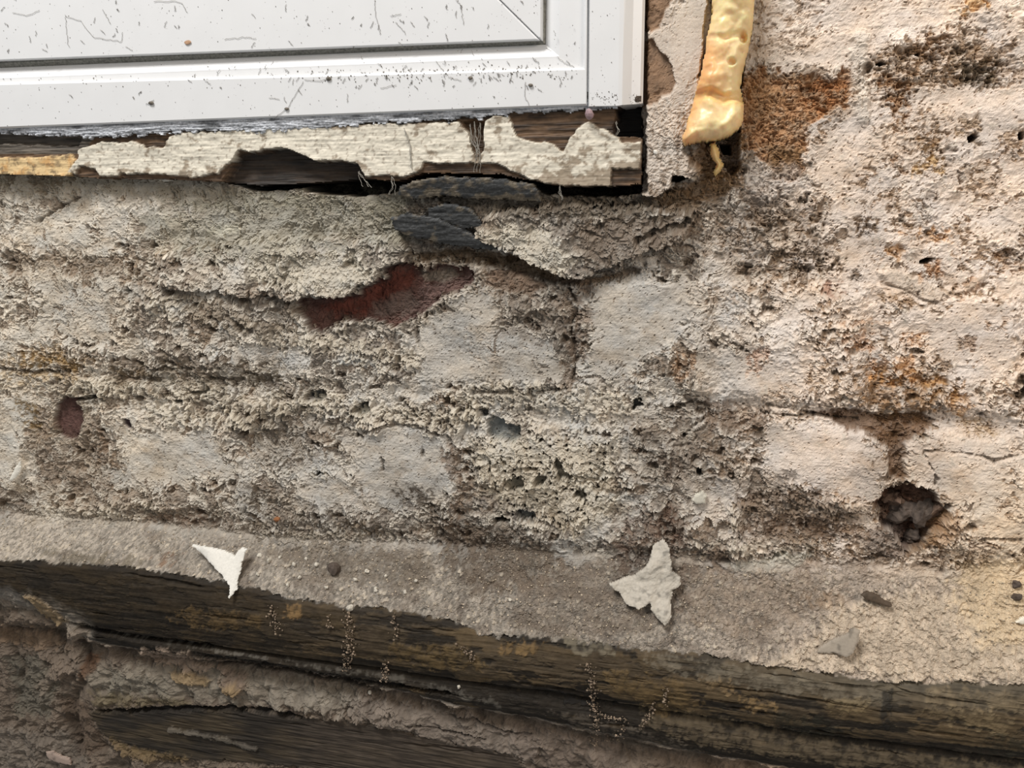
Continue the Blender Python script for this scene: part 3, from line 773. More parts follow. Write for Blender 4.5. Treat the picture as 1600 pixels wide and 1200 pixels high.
# ---- the sandy shelf
sand_z = (Z < Zl - 2 * mm + 3 * jit)
jt = jit + 0.0013 * nA + 0.0009 * nC
timber_z = Z < Zt + jt
ledge = (sstep(-6 * mm, 9 * mm, Zl - Z + 3 * jit + 0.005 * nA + 0.003 * nL) * (1 - sstep(-0.6 * mm, 0.6 * mm, Zt + jt - Z))).astype(f32)
fs, rs = worley(U / 3.4, Vv / 2.8, 701)
fs2, rs2 = worley(U / 9, Vv / 7, 711)
grain_h = (0.55 - fs) * 0.9 + np.where(rs2 > 0.82, np.clip(0.45 - fs2, 0, 1) * 3.0, 0)
sm = ledge
fs3 = fbm(U / 38, Vv / 20, 4, 731)
H = (H * (1 - 0.6 * sm) + sm * (grain_h * 1.0 + 0.9 * nB + 1.6 * nA + 0.35 * nC + 0.9 * fs3)).astype(f32)
sand_c = lin((147, 138, 126)) * (1 - rr) + lin((170, 156, 141)) * rr
sand_c = sand_c * (1 + 0.3 * sstep(350, 0, PX))[..., None]
spk = (0.48 + 0.88 * rs + 0.26 * nB + 0.2 * nC)[..., None]
sand_c = sand_c * spk
sand_c = np.where((rs2 > 0.88)[..., None] & (fs2 < 0.36)[..., None], lin((188, 176, 158)), sand_c)
dirt = sstep(0.0, 0.5, fbm(U / 70, Vv / 26, 5, 721, gain=0.6) + 0.15 * sstep(500, 700, PX) * sstep(1250, 1000, PX) - 0.1 * right)[..., None] * 0.6
sand_c = sand_c * (1 - dirt) + lin((96, 83, 71)) * (0.7 + 0.5 * rs)[..., None] * dirt
TONE = TONE * (1 - 0.92 * sm[..., None]) + sand_c * 0.92 * sm[..., None]
ID = np.where(ledge > 0.55, 3, ID).astype(np.int16)
for P, c, a in (([(690, 815), (860, 840), (880, 900), (760, 930), (690, 880)], (92, 80, 68), 0.75), ([(420, 860), (560, 850), (680, 880), (660, 920), (500, 900)], (100, 90, 78), 0.7),
                ([(800, 880), (990, 880), (1020, 980), (900, 1000), (800, 985)], (104, 92, 80), 0.55), ([(1050, 890), (1280, 900), (1290, 960), (1150, 990), (1060, 960)], (116, 100, 84), 0.5),
                ([(960, 868), (1010, 862), (1020, 890), (960, 905)], (80, 66, 56), 0.7), ([(1040, 880), (1080, 890), (1070, 960), (1045, 960)], (92, 80, 70), 0.6), ([(60, 860), (130, 862), (220, 880), (100, 884)], (90, 82, 68), 0.7),
                ([(715, 880), (722, 880), (724, 990), (716, 985)], (84, 76, 68), 0.8), ([(240, 868), (290, 862), (270, 880)], (100, 76, 58), 0.8), ([(1240, 930), (1330, 925), (1320, 945), (1250, 945)], (128, 108, 88), 0.6)):
    put(patch(P, 16, 18), c, a, -0.5, None, 0.35, None, 0.5, 0.6)
# right end of the shelf is a crust of old paint, not loose sand
r = patch([(1290, 960), (1400, 930), (1700, 900), (1700, 1075), (1440, 1062), (1400, 1070), (1330, 1050), (1200, 1045), (1180, 1030), (1260, 1010)], 14, 22)
sl, m, d = r
put(r, (206, 188, 164), 0.55, 0.8, None, 0.2)
H[sl] += m * (0.9 * bil[sl] + 0.5 * bil2[sl])
put(patch([(1500, 880), (1620, 870), (1620, 1000), (1540, 1010), (1490, 940)], 20, 40), (214, 190, 152), 0.5)

# ---- timber moulding
tim = (sstep(-0.5 * mm, 0.5 * mm, Zt + jt - Z) * sstep(-1 * mm, 1 * mm, Z - Zb + jit)).astype(f32) * (1 - left_end.astype(f32))
Htim = 0.5 * nS + 0.2 * nS2 + 0.8 * nL + 0.35 * nB + 0.25 * nC
kb0 = sstep(-0.02, 0.22, fbm(U / 90 + nB * 0.2, Vv / 22, 5, 811, gain=0.6))
crack = sstep(0.42, 0.6, fbm(U / 230, Vv / 13, 4, 801))
Htim = Htim - crack * 1.6 - 0.5 * kb0
H = (H * (1 - tim) + tim * Htim).astype(f32)
wood_a, wood_b, wood_k = lin((86, 72, 52)), lin((74, 63, 48)), lin((36, 32, 27))
kb = sstep(-0.02, 0.22, fbm(U / 90 + nB * 0.2, Vv / 22, 5, 811, gain=0.6) + 0.3 * (Z < Zg) + 0.35 * sstep(0.7, 1.0, t2) + 0.25 * sstep(0.2, 0.0, t2) * (1 - right) - 0.08)[..., None]
ka = sstep(-0.2, 0.4, fbm(U / 120, Vv / 40, 4, 821) + 0.25 * right)[..., None]
lw = sstep(800, 250, PX)[..., None]
kbm = kb * (0.9 - 0.35 * lw)
wood = ((wood_b * (1 - ka) + wood_a * ka) * (1 - 0.52 * lw)) * (1 - kbm) + wood_k * kbm
topg = (sstep(0.42, 0.1, t2 + 0.12 * nA) * right * (Z > Zg))[..., None] * 0.7
wood = wood * (1 - topg) + lin((98, 90, 76)) * topg
wood = wood * (1 + 0.22 * nS + 0.2 * nS2 + 0.2 * nC + 0.12 * nB)[..., None]
wood = wood * (1 - 0.25 * (1 - rr) * sstep(500, 100, PX)[..., None])
tt = tim[..., None]
TONE = TONE * (1 - tt) + np.clip(wood, 0.004, 1) * tt
ID = np.where(tim > 0.5, 4, ID).astype(np.int16)

# ---- below the moulding: dusty plaster and a second board
low = sstep(-1 * mm, 1 * mm, Zb - Z - jit) * (Z < Zg)
low = np.maximum(low, left_end * (Z < Zt)).astype(f32)
low3 = low[..., None]
pl = lin((106, 94, 82)) * (1 - rr) + lin((150, 128, 106)) * rr
pl = pl * (1 + 0.3 * nA + 0.25 * nB + 0.2 * nC)[..., None]
lowb = np.maximum(sstep(0.0, 0.4, nL + 0.5 * nA), 0.25 * sstep(260, 100, PX)) * 0.8
lumpy = fbm(U / 34 + nA * 0.4, Vv / 26, 3, 851)
H = (H * (1 - 0.5 * low) + low * (1.8 * nA + 2.2 * lumpy + 1.0 * nB + 0.5 * nC + lowb * (0.9 * bil + 0.7 * bil2 + 0.3 * bil3))).astype(f32)
pl = pl * (1 + 0.35 * lowb * (bil2 - 0.5) + 0.25 * lowb * (bil3 - 0.5))[..., None]
ps = (sstep(0.3, 0.6, fbm(U / 22, Vv / 16, 4, 841)) * 0.5)[..., None]
pl = pl * (1 - ps) + lin((140, 126, 110)) * ps
TONE = TONE * (1 - low3) + np.clip(pl, 0.01, 1) * low3
ID = np.where((low > 0.5), 5, ID).astype(np.int16)
put(patch([(130, 1040), (300, 1030), (560, 1070), (560, 1100), (400, 1100), (250, 1092), (150, 1088)], 10, 20), (136, 128, 114), 0.6)
put(patch([(-40, 960), (130, 985), (130, 1060), (95, 1110), (60, 1200), (-40, 1220)], 14, 24), (110, 98, 86), 0.5, 1)
for P, c, a, dh in (([(10, 1025), (60, 1020), (95, 1060), (80, 1120), (30, 1110)], (92, 90, 80), 0.6, -1.5), ([(-40, 1130), (110, 1140), (150, 1200), (-40, 1230)], (120, 112, 102), 0.5, 1.5), ([(90, 1080), (140, 1100), (170, 1170), (120, 1180)], (76, 62, 50), 0.6, -1),
                    ([(0, 975), (90, 985), (120, 1005), (60, 1010), (0, 1000)], (128, 106, 84), 0.55, 1), ([(225, 1014), (300, 1022), (335, 1040), (310, 1048), (260, 1036)], (144, 126, 110), 0.75, 2), ([(345, 1035), (385, 1050), (380, 1085), (352, 1080)], (112, 94, 80), 0.7, 2),
                    ([(180, 1048), (260, 1060), (270, 1085), (170, 1080)], (118, 112, 100), 0.6, 0.5), ([(140, 1082), (300, 1092), (290, 1104), (150, 1100)], (92, 82, 58), 0.6, -0.5), ([(540, 1080), (700, 1104), (840, 1152), (840, 1190), (700, 1162), (600, 1136), (540, 1110)], (126, 116, 106), 0.6, 1.5),
                    ([(420, 1062), (560, 1080), (540, 1112), (420, 1100)], (134, 126, 114), 0.5, 1), ([(800, 1130), (960, 1150), (1000, 1220), (820, 1210)], (112, 100, 90), 0.5, 0.5)):
    put(patch(P, 9, 10), c, a, dh, None, 0.25)
for P in ([(700, 1115), (740, 1122), (790, 1140), (830, 1146)], [(640, 1128), (700, 1140), (760, 1152)]):
    put(stroke(P, 1.5, 3, 3), (58, 52, 48), 0.8, -2)
BOARD = [(138, 1112), (160, 1104), (240, 1106), (330, 1102), (420, 1112), (520, 1124), (600, 1134), (700, 1158), (800, 1176), (830, 1210), (830, 1260), (640, 1230), (540, 1204), (400, 1190), (300, 1186), (220, 1172), (165, 1150)]
r = patch(BOARD, 4, 4)
sl, m, d = r
H[sl] = H[sl] * (1 - m) + m * (1.5 + 0.8 * nS[sl] + 0.4 * nS2[sl] - 1.5 * crack[sl])
wd = (lin((47, 42, 36)) * (1 + 0.5 * nS[sl] + 0.3 * nS2[sl])[..., None]) * (1 - 0.5 * ka[sl]) + lin((84, 72, 54)) * 0.5 * ka[sl]
fade = sstep(380, 560, PX[sl])[..., None] * 0.65
wd = wd * (1 - fade) + lin((80, 70, 60)) * (1 + 0.25 * nB[sl] + 0.2 * nA[sl])[..., None] * fade
TONE[sl] = TONE[sl] * (1 - m[..., None]) + wd * m[..., None]
ID[sl] = np.where(m > 0.5, 6, ID[sl])
put(stroke([(160, 1110), (240, 1108), (320, 1106), (400, 1108), (470, 1118)], 3, 3, 4), (30, 27, 24), 0.9, -4)
put(stroke([(270, 1138), (340, 1150), (400, 1168)], 3, 3, 4), (120, 112, 100), 0.5, 1.5)
put(patch([(170, 1150), (220, 1168), (300, 1182), (280, 1192), (200, 1178)], 5, 8), (112, 94, 66), 0.7, 1)
put(stroke([(125, 980), (180, 992), (250, 1002), (330, 1010)], 3, 3, 4), (24, 22, 20), 0.9, -4)
put(stroke([(300, 1022), (350, 1030), (420, 1040), (520, 1058), (620, 1072), (700, 1085)], 2.5, 3, 4), (26, 24, 22), 0.85, -3.5)
put(patch([(128, 1040), (142, 1018), (158, 1020), (150, 1045), (130, 1062)], 4, 8), (92, 64, 44), 0.7)
for P in ([(265, 1050), (290, 1046), (330, 1062), (320, 1075), (280, 1066)], [(40, 930), (60, 935), (110, 968), (95, 975), (60, 950)], [(350, 1070), (372, 1058), (380, 1075), (360, 1084)]):
    put(patch(P, 3, 6), (146, 124, 92), 0.75, 2.2)
put(stroke([(20, 1010), (40, 1045), (30, 1060)], 4, 4, 8), (70, 60, 50), 0.6, -2)
put(stroke([(70, 1070), (100, 1040), (120, 1020), (118, 990)], 9, 5, 12), (126, 112, 98), 0.6, 3)
put(stroke([(170, 990), (240, 1000), (300, 1010), (360, 1020), (420, 1030)], 2.0, 5, 4), (112, 107, 98), 0.4, 0.1, None, 0.3, None, 0.5, 1.0)  # highlight along the bead, painted as a broken grey line
put(stroke([(440, 1034), (520, 1048), (620, 1060), (700, 1082), (780, 1100)], 3, 7, 5), (104, 99, 90), 0.35, 0.1, None, 0.3, None, 0.5, 1.0)  # the bead's painted highlight, continued to the right
# ochre and bare places on the moulding
for P, c, a in (([(1000, 1100), (1200, 1135), (1400, 1175), (1640, 1200), (1640, 1240), (1300, 1195), (1100, 1165), (1000, 1135)], (94, 82, 64), 0.6), ([(860, 1110), (1100, 1170), (1090, 1180), (900, 1140)], (84, 76, 66), 0.6),
                ([(1010, 1020), (1200, 1050), (1390, 1080), (1380, 1100), (1200, 1080), (1020, 1045)], (104, 96, 82), 0.6), ([(1440, 1075), (1640, 1085), (1640, 1120), (1460, 1105)], (116, 102, 80), 0.55), ([(1155, 1088), (1190, 1095), (1215, 1105), (1190, 1115), (1160, 1108)], (132, 108, 74), 0.7), ([(1100, 1070), (1140, 1062), (1150, 1085), (1120, 1080)], (118, 98, 70), 0.7),
                ([(1290, 1095), (1360, 1090), (1350, 1110), (1300, 1112)], (118, 102, 74), 0.5), ([(1430, 1110), (1530, 1105), (1590, 1130), (1560, 1150), (1480, 1130)], (114, 99, 74), 0.5),
                ([(940, 1048), (1050, 1060), (1100, 1100), (1040, 1120), (960, 1080)], (96, 78, 50), 0.6), ([(600, 1005), (700, 1010), (760, 1040), (700, 1050), (620, 1030)], (88, 72, 46), 0.7),
                ([(300, 950), (400, 960), (420, 980), (330, 985), (260, 965)], (80, 64, 40), 0.7), ([(445, 945), (475, 945), (470, 965), (445, 965)], (126, 100, 66), 0.7),
                ([(880, 995), (950, 1005), (960, 1020), (900, 1022)], (110, 102, 86), 0.6), ([(780, 1005), (850, 1005), (840, 1025), (780, 1020)], (120, 96, 62), 0.6),
                ([(1380, 1080), (1392, 1080), (1392, 1140), (1378, 1135)], (34, 32, 28), 0.8), ([(1230, 1110), (1300, 1130), (1330, 1150), (1260, 1150), (1200, 1125)], (40, 38, 30), 0.7),
                ([(1540, 1150), (1600, 1155), (1600, 1180), (1530, 1175)], (38, 36, 28), 0.7), ([(840, 1078), (920, 1095), (960, 1100), (880, 1100)], (28, 26, 24), 0.8)):
    put(patch(P, 8, 6), c, a, 0.3, None, 0.3, None, 0.5, 0.6)

# the crust sags a little over what it has come away from
SAGZ = np.clip(H - 3.5, 0, 6) * 0.00055
P3 = np.stack([X, -(D0 + H * mm), Z - SAGZ], -1).astype(f32)
TONE = np.clip(TONE, 0.003, 0.95).astype(f32)

# ---- cut the grid into objects
fid = ID[:-1, :-1]
fpx, fpy = PX[:-1, :-1], PY[:-1, :-1]
hidden = sdf_poly(fpx, fpy, [(-2000, -2000), (960, -2000), (960, 130), (500, 160), (-2000, 190)]) > 0
fid = np.where(hidden, -1, fid)
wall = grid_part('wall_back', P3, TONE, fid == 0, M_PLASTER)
props(wall, 'old brick wall under flaking beige masonry paint and crumbling mortar', None, 'structure')
for k in range(len(BRICKS)):
    b = grid_part('brick', P3, TONE, fid == 10 + k, M_BRICK, wall, 0.03)
    if b and k == 3:
        b['label'] = 'brick laid bare, dark red where the coat has fallen off'
jamb = grid_part('trim_2', P3, TONE, fid == 2, M_PLASTER, None, 0.03)
props(jamb, 'narrow strip of cream painted plaster beside the window frame with brown bare patches', None, 'structure')
sand = grid_part('sand', P3, TONE, fid == 3, M_SAND, None)
props(sand, 'grey gritty sand lying along the top of the dark moulding', 'sand', 'stuff')
base = grid_part('baseboard_back', P3, TONE, fid == 4, M_TIMBER, None, 0.02)
props(base, 'blackened old timber moulding along the foot of the wall', None, 'structure')
lowp = grid_part('wall_lower', P3, TONE, fid == 5, M_PLASTER)
props(lowp, 'dusty brown plaster below and left of the dark moulding', None, 'structure')
brd = grid_part('lower_board', P3, TONE, fid == 6, M_TIMBER, lowp, 0.02)
brd['label'] = 'second dark board showing through the plaster'


def surf(px, py):
    """nearest grid vertex of the finished wall for a photo point"""
    r0 = wp(px, py, 0.015)
    i = np.searchsorted(xs, r0[0]); j = np.searchsorted(zs, r0[2])
    a, b_ = max(j - 70, 0), min(j + 70, len(zs)); c, d_ = max(i - 70, 0), min(i + 70, len(xs))
    k = ((PX[a:b_, c:d_] - px) ** 2 + (PY[a:b_, c:d_] - py) ** 2)
    jj, ii = np.unravel_index(np.argmin(k), k.shape)
    return P3[a + jj, c + ii].astype(float)


# ------------------------------------------------------------------ slab: a flat lump with its own outline, relief, thickness
def slab(name, outline, d, thick, tone_fn, mat, parent=None, step=0.0006, dome=None, relief=None, rag=1.5, tilt=(0, 0), seed=1, smooth=False, back=None):
    outline = np.asarray(outline, dtype=float)
    w = np.array([wp(a, b, d) for a, b in outline])
    x0, x1, z0, z1 = w[:, 0].min() - 0.004, w[:, 0].max() + 0.004, w[:, 2].min() - 0.004, w[:, 2].max() + 0.004
    gx, gz = np.arange(x0, x1, step), np.arange(z0, z1, step)
    GX, GZ = np.meshgrid(gx, gz)
    u, v = (GX * SC).astype(f32), (-GZ * SC).astype(f32)
    px, py = proj(GX, np.full(GX.shape, -d), GZ)
    sd = sdf_poly(px, py, outline) + rag * (fbm(u / 16, v / 16, 3, seed) * 1.2 + fbm(u / 5, v / 5, 2, seed + 5) * 0.6)
    cx, cz = w[:, 0].mean(), w[:, 2].mean()
    h = np.full(GX.shape, 0.0)
    if dome:
        h = h + dome[0] * np.sqrt(np.clip(sd / dome[1], 0, 1))
    if relief is not None:
        h = h + relief(px, py, u, v, sd)
    h = h + tilt[0] * (GX - cx) + tilt[1] * (GZ - cz)
    Pg = np.stack([GX, -(d + h), GZ], -1).astype(f32)
    tone = np.clip(tone_fn(px, py, u, v, sd), 0.003, 0.95).astype(f32)
    fm = sd[:-1, :-1] > 0
    nz, nx = GX.shape
    idx = np.arange(nz * nx, dtype=np.int32).reshape(nz, nx)
    jj, ii = np.nonzero(fm)
    q = np.stack([idx[jj, ii], idx[jj, ii + 1], idx[jj + 1, ii + 1], idx[jj + 1, ii]], 1)
    used, inv = np.unique(q.ravel(), return_inverse=True)
    n = len(used)
    Vf = Pg.reshape(-1, 3)[used]
    Vb = Vf.copy()
    if back is None:
        Vb[:, 1] += thick
    else:
        Vb[:, 1] = -back
    T = tone.reshape(-1, 3)[used]
    Q = inv.reshape(-1, 4)
    Qb = Q[:, ::-1] + n
    e = np.concatenate([Q[:, [0, 1]], Q[:, [1, 2]], Q[:, [2, 3]], Q[:, [3, 0]]])
    key = np.minimum(e[:, 0], e[:, 1]).astype(np.int64) * (n + 1) + np.maximum(e[:, 0], e[:, 1])
    uq, first, cnt = np.unique(key, return_index=True, return_counts=True)
    be = e[first[cnt == 1]]
    sq = np.stack([be[:, 1], be[:, 0], be[:, 0] + n, be[:, 1] + n], 1)
    return mesh_obj(name, np.concatenate([Vf, Vb]), np.concatenate([Q, Qb, sq]), mat, np.concatenate([T, T]), parent, smooth)


# ------------------------------------------------------------------ white window frame
win = bpy.data.objects.new('window_1', None)
COL.objects.link(win)
win.location = wp(500, 120, 0.0)
props(win, 'white plastic window frame with grey gasket line, its lower right corner', None, 'structure')
X_FAR, Z_FAR = x_lo - 0.2, z_hi + 0.14


def corner_sheet(name, lines, mat, parent):
    """lines: (left y at x=0, corner (x, y), x at the top, depth). A profile that runs along the bottom and turns up at the corner."""
    V, n = [], len(lines)
    for (yl, (xc, yc), xt, d) in lines:
        a, b, c = wp(0, yl, d), wp(xc, yc, d), wp(xt, 0, d)
        t = (X_FAR - b[0]) / (a[0] - b[0])
        V.append(b + (a - b) * t)
        for s in np.linspace(1, 0, 24)[:-1]:
            V.append(b + (a - b) * s)
        V.append(b)
        t = (Z_FAR - b[2]) / (c[2] - b[2])
        V.append(b + (c - b) * t)
    m = len(V) // n
    Q = [(i * m + j, (i + 1) * m + j, (i + 1) * m + j + 1, i * m + j + 1) for i in range(n - 1) for j in range(m - 1)]
    return mesh_obj(name, np.array(V), Q, mat, None, parent)


corner_sheet('frame', [(104, (850, 68), 850, -0.02), (104.5, (851, 68.5), 851.5, 0.004), (106.5, (853, 70), 854, 0.0058), (122.5, (874, 88), 874.5, 0.0105), (124, (877, 91), 877, 0.0105),
                       (129.5, (912, 106), 913, 0.0108), (131, (913, 107.2), 914, 0.0126), (133, (914, 109), 915, 0.013), (198, (915.5, 162), 917, 0.013), (201, (917, 165), 918, 0.0115), (201, (917.5, 165.5), 918.5, -0.02)], M_UPVC, win)
corner_sheet('gasket', [(92, (842, 58), 843, 0.0060), (95, (845, 61), 846, 0.0074), (99, (847, 64), 848, 0.0078), (103, (850, 67), 851, 0.0062), (106, (852.5, 69.7), 853.5, 0.0055)], M_GASKET, win)


def prism(name, pts, d_front, d_back, bevel, mat, parent, tone=None):
    """flat panel with bevelled rim, outline in photo points on its front plane"""
    P = np.array([wp(a, b, d_front) for a, b in pts])
    c = P.mean(0)
    n = len(P)
    dirs = (c - P)
    dirs /= np.linalg.norm(dirs, axis=1)[:, None]
    A = P + dirs * bevel * 1.4
    B = P.copy(); B[:, 1] += bevel
    Cc = P.copy(); Cc[:, 1] = -d_back
    V = np.concatenate([A, B, Cc])
    import bmesh
    bm = bmesh.new()
    vs = [bm.verts.new(v) for v in V]
    bm.faces.new(vs[:n])
    for k in range(2):
        for i in range(n):
            j = (i + 1) % n
            bm.faces.new((vs[k * n + i], vs[(k + 1) * n + i], vs[(k + 1) * n + j], vs[k * n + j]))
    bm.faces.new(vs[2 * n:][::-1])
    bmesh.ops.recalc_face_normals(bm, faces=bm.faces)
    me = bpy.data.meshes.new(name)
    org = Vector(parent.location) if parent else Vector(c)
    for v in bm.verts:
        v.co -= org
    bm.to_mesh(me)
    bm.free()
    me.materials.append(mat)
    o = bpy.data.objects.new(name, me)
    COL.objects.link(o)
    if parent:
        o.parent = parent
    else:
        o.location = org
    return o


prism('sash_rail', [(-700, 121), (-700, -420), (356, -420), (842.6, 61.5)], 0.0118, -0.01, 0.0012, M_UPVC, win)
prism('sash_stile', [(357.5, -420), (849, -420), (846, 61.5), (843.6, 61.2)], 0.0118, -0.01, 0.0009, M_UPVC, win)


def column(name, lines, y_bot, mat, parent):
    V, n = [], len(lines)
    for (xb, xt, d), yb in zip(lines, y_bot):
        b, c = wp(xb, yb, d), wp(xt, 0, d)
        t = (Z_FAR - b[2]) / (c[2] - b[2])
        V += [b, b + (c - b) * 0.5, b + (c - b) * t]
    Q = [(i * 3 + j, (i + 1) * 3 + j, (i + 1) * 3 + j + 1, i * 3 + j + 1) for i in range(n - 1) for j in range(2)]
    k = len(V)
    b = [V[i * 3] for i in range(n)]
    V += [np.array([p[0], 0.02, p[2]]) for p in b]
    Q += [(i * 3, k + i, k + i + 1, (i + 1) * 3) for i in range(n - 1)]
    return mesh_obj(name, np.array(V), Q, mat, None, parent)


column('frame_extension', [(918.6, 919.6, -0.02), (918.8, 919.8, 0.0105), (921, 922, 0.0132), (966, 968, 0.0132), (972, 975, 0.0128), (986, 990, 0.0095), (1000, 1004, 0.0075), (1004.5, 1008, 0.006), (1005, 1008.5, -0.02)],
       [167, 167, 166, 165, 164, 163, 162, 161, 161], M_UPVC, win)

# ------------------------------------------------------------------ wooden sill with paint sheets
SD = 0.0095
SILL = [(-700, 140), (0, 196), (400, 184), (800, 168), (917, 160), (1001, 150), (1001, 288), (960, 291), (880, 291), (828, 283), (780, 272), (662, 271), (620, 283), (560, 279), (480, 285), (400, 290), (345, 284), (270, 281), (150, 279), (110, 275), (0, 272), (-700, 262)]
VOID = [(348, 282), (372, 236), (400, 240), (440, 228), (470, 242), (500, 250), (562, 254), (568, 284), (400, 300)]
PIT = [(962, 172), (978, 164), (1003, 160), (1003, 212), (960, 211)]
SHEETS = [('paint_patch', [(-700, 246), (0, 246), (60, 246), (112, 240), (118, 250), (112, 275), (60, 280), (-700, 272)], (226, 196, 146)),
          ('paint_patch', [(119, 272), (108, 268), (124, 248), (122, 234), (160, 222), (185, 224), (205, 221), (222, 224), (228, 231), (254, 230), (266, 214), (274, 208), (330, 206), (400, 200), (470, 198), (560, 194), (640, 192), (700, 190), (718, 189), (721, 198), (734, 208), (738, 236), (745, 246), (757, 236), (755, 205), (757, 190), (770, 182), (796, 181), (800, 192), (806, 214), (828, 222), (846, 224), (860, 224), (880, 236), (893, 214), (903, 200), (918, 190), (930, 196), (968, 215), (973, 222), (1001, 222), (1001, 264), (956, 264), (955, 291), (880, 290), (826, 280), (792, 264), (778, 256), (663, 254), (655, 270), (628, 276), (600, 274), (570, 276), (556, 256), (528, 250), (494, 252), (466, 240), (440, 229), (402, 237), (372, 236), (364, 250), (342, 270), (300, 278), (250, 272), (190, 271), (186, 275), (156, 275), (150, 264), (124, 259)], (224, 216, 198))]
gx = axis(wp(0, 240, SD)[0] - 0.004, wp(1006, 240, SD)[0], 0.0006, x_lo - 0.2, wp(1006, 240, SD)[0] + 0.001)
gz = np.arange(wp(900, 306, SD)[2], wp(1000, 140, SD)[2], 0.0006)
SX, SZ = np.meshgrid(gx, gz)
su, sv = (SX * SC).astype(f32), (-SZ * SC).astype(f32)
spx, spy = proj(SX, np.full(SX.shape, -SD), SZ)
m1 = fbm(su / 22, sv / 16, 3, 901); m2 = fbm(su / 8, sv / 6, 3, 911); ms = fbm(su / 110, sv / 7, 4, 921); ms2 = fbm(su / 70, sv / 3.2, 3, 931)
rg = 3.2 * m1 + 1.8 * m2
sh = -1.2 + 0.55 * ms + 0.35 * ms2 + 0.3 * m1
vd = sdf_poly(spx, spy, VOID) + rg
sh -= 7.5 * sstep(-3, 3, vd) * (0.75 + 0.25 * sstep(290, 255, spy))
pd = sdf_poly(spx, spy, PIT) + rg
sh -= 18 * sstep(-2, 2, pd)
for P in ([(-20, 206), (60, 212), (125, 215), (118, 228), (60, 226), (-20, 224)], [(722, 190), (738, 186), (756, 192), (752, 232), (742, 240), (735, 212)]):
    sh -= 4 * sstep(-2, 2, sdf_poly(spx, spy, P) + rg)
wk = sstep(-0.2, 0.5, ms + 0.3 * m1)[..., None]
stone = lin((104, 82, 62)) * (1 - wk) + lin((64, 52, 42)) * wk
stone = stone * (1 + 0.35 * ms2 + 0.2 * m2)[..., None]
gw = (sdf_poly(spx, spy, [(-700, 190), (150, 200), (130, 240), (-700, 244)]) > 0)[..., None]
stone = np.where(gw, lin((112, 104, 94)) * (0.75 + 0.5 * ms2[..., None] + 0.3 * ms[..., None]), stone)
vv = sstep(-3, 3, vd)[..., None]
stone = stone * (1 - vv * 0.75) + lin((50, 47, 44)) * (1 + 0.7 * ms2[..., None]) * vv * 0.75
pt = sstep(-4, 2, pd)[..., None]
stone = stone * (1 - pt) + lin((34, 30, 27)) * pt  # shade of the deep hole put into the wood colour
stone = np.clip(stone, 0.004, 1)
sid = np.zeros(SX.shape, np.int16)
sid[(sdf_poly(spx, spy, SILL) + 0.5 * rg) < 0] = -1
dd_all = np.full(SX.shape, -99, f32)
for k, (nm, P, c) in enumerate(SHEETS):
    dd = sdf_poly(spx, spy, P) + 0.75 * rg
    m = sstep(-1.2, 1.2, dd)
    edge = sstep(14, 2, dd) * m
    sh = sh * (1 - m) + m * (0.25 * ms + 0.05 * ms2 + 0.5 * m1 + 0.35 * edge + 0.12 * m2 + 0.5)
    pc = lin(c)[None, None, :] * (1 + 0.06 * ms + 0.05 * m1)[..., None]
    dirtm = (sstep(0.28, 0.55, fbm(su / 30, sv / 20, 5, 941 + k, gain=0.65) + 0.42 * sstep(790, 930, spx) * sstep(215, 255, spy) + 0.12 * sstep(100, 300, spx) * sstep(250, 272, spy) + 0.2 * sstep(16, 2, dd)) * 0.75)[..., None]
    pc = pc * (1 - dirtm) + lin((128, 108, 84)) * dirtm
    if k == 0:
        oc = sstep(-0.2, 0.5, m1 + 0.4 * m2 - 0.2)[..., None]
        pc = pc * (1 - 0.6 * oc) + lin((198, 142, 76)) * 0.6 * oc
    spots = (sstep(0.42, 0.5, fbm(su / 7, sv / 7, 2, 951)) * 0.5)[..., None]
    pc = pc * (1 - spots) + lin((120, 100, 80)) * spots
    stone = stone * (1 - m[..., None]) + pc * m[..., None]
    sid[(dd > 0) & (sid >= 0)] = 1 + k
SP = np.stack([SX, -(SD + sh * mm), SZ], -1).astype(f32)
stone = np.clip(stone, 0.004, 0.95).astype(f32)
sf = sid[:-1, :-1]
sill = grid_part('trim_1', SP, stone, sf == 0, M_SILLWOOD, None, 0.016)
props(sill, 'rotten wooden window sill board with cream paint peeling off in sheets', None, 'structure')
for k, (nm, P, c) in enumerate(SHEETS):
    o = grid_part(nm, SP, stone, sf == 1 + k, M_PAINT, sill, 0.005)
    if o:
        o['label'] = ['yellowed end of the old paint', 'large sheet of cream paint with torn edges'][k]
# fluffy old sealant along the joint of frame and sill
sg = []
SEAL = [(-300, 196), (0, 192), (120, 190), (200, 188), (300, 184), (400, 180), (520, 175), (640, 170), (740, 165), (830, 162), (917, 158), (962, 160), (962, 168), (930, 173), (830, 176), (760, 182), (700, 189), (600, 192), (470, 202), (400, 206), (330, 204), (250, 209), (150, 214), (60, 211), (0, 209), (-300, 212)]
slab('sealant', SEAL, 0.0105, 0.004,
     lambda px, py, u, v, sd: lin((206, 209, 214)) * (0.82 + 0.5 * fbm(u / 45, v / 2.6, 4, 961))[..., None] * (1 - 0.65 * sstep(0.1, 0.4, fbm(u / 50, v / 6, 4, 971) + 0.25 * sstep(600, 700, px) * sstep(800, 740, px)))[..., None],
     M_SEAL, win, 0.0006, (0.0007, 8), lambda px, py, u, v, sd: 0.0007 * fbm(u / 45, v / 2.6, 4, 961) + 0.0003 * fbm(u / 6, v / 4, 2, 982), rag=4.5, seed=31)

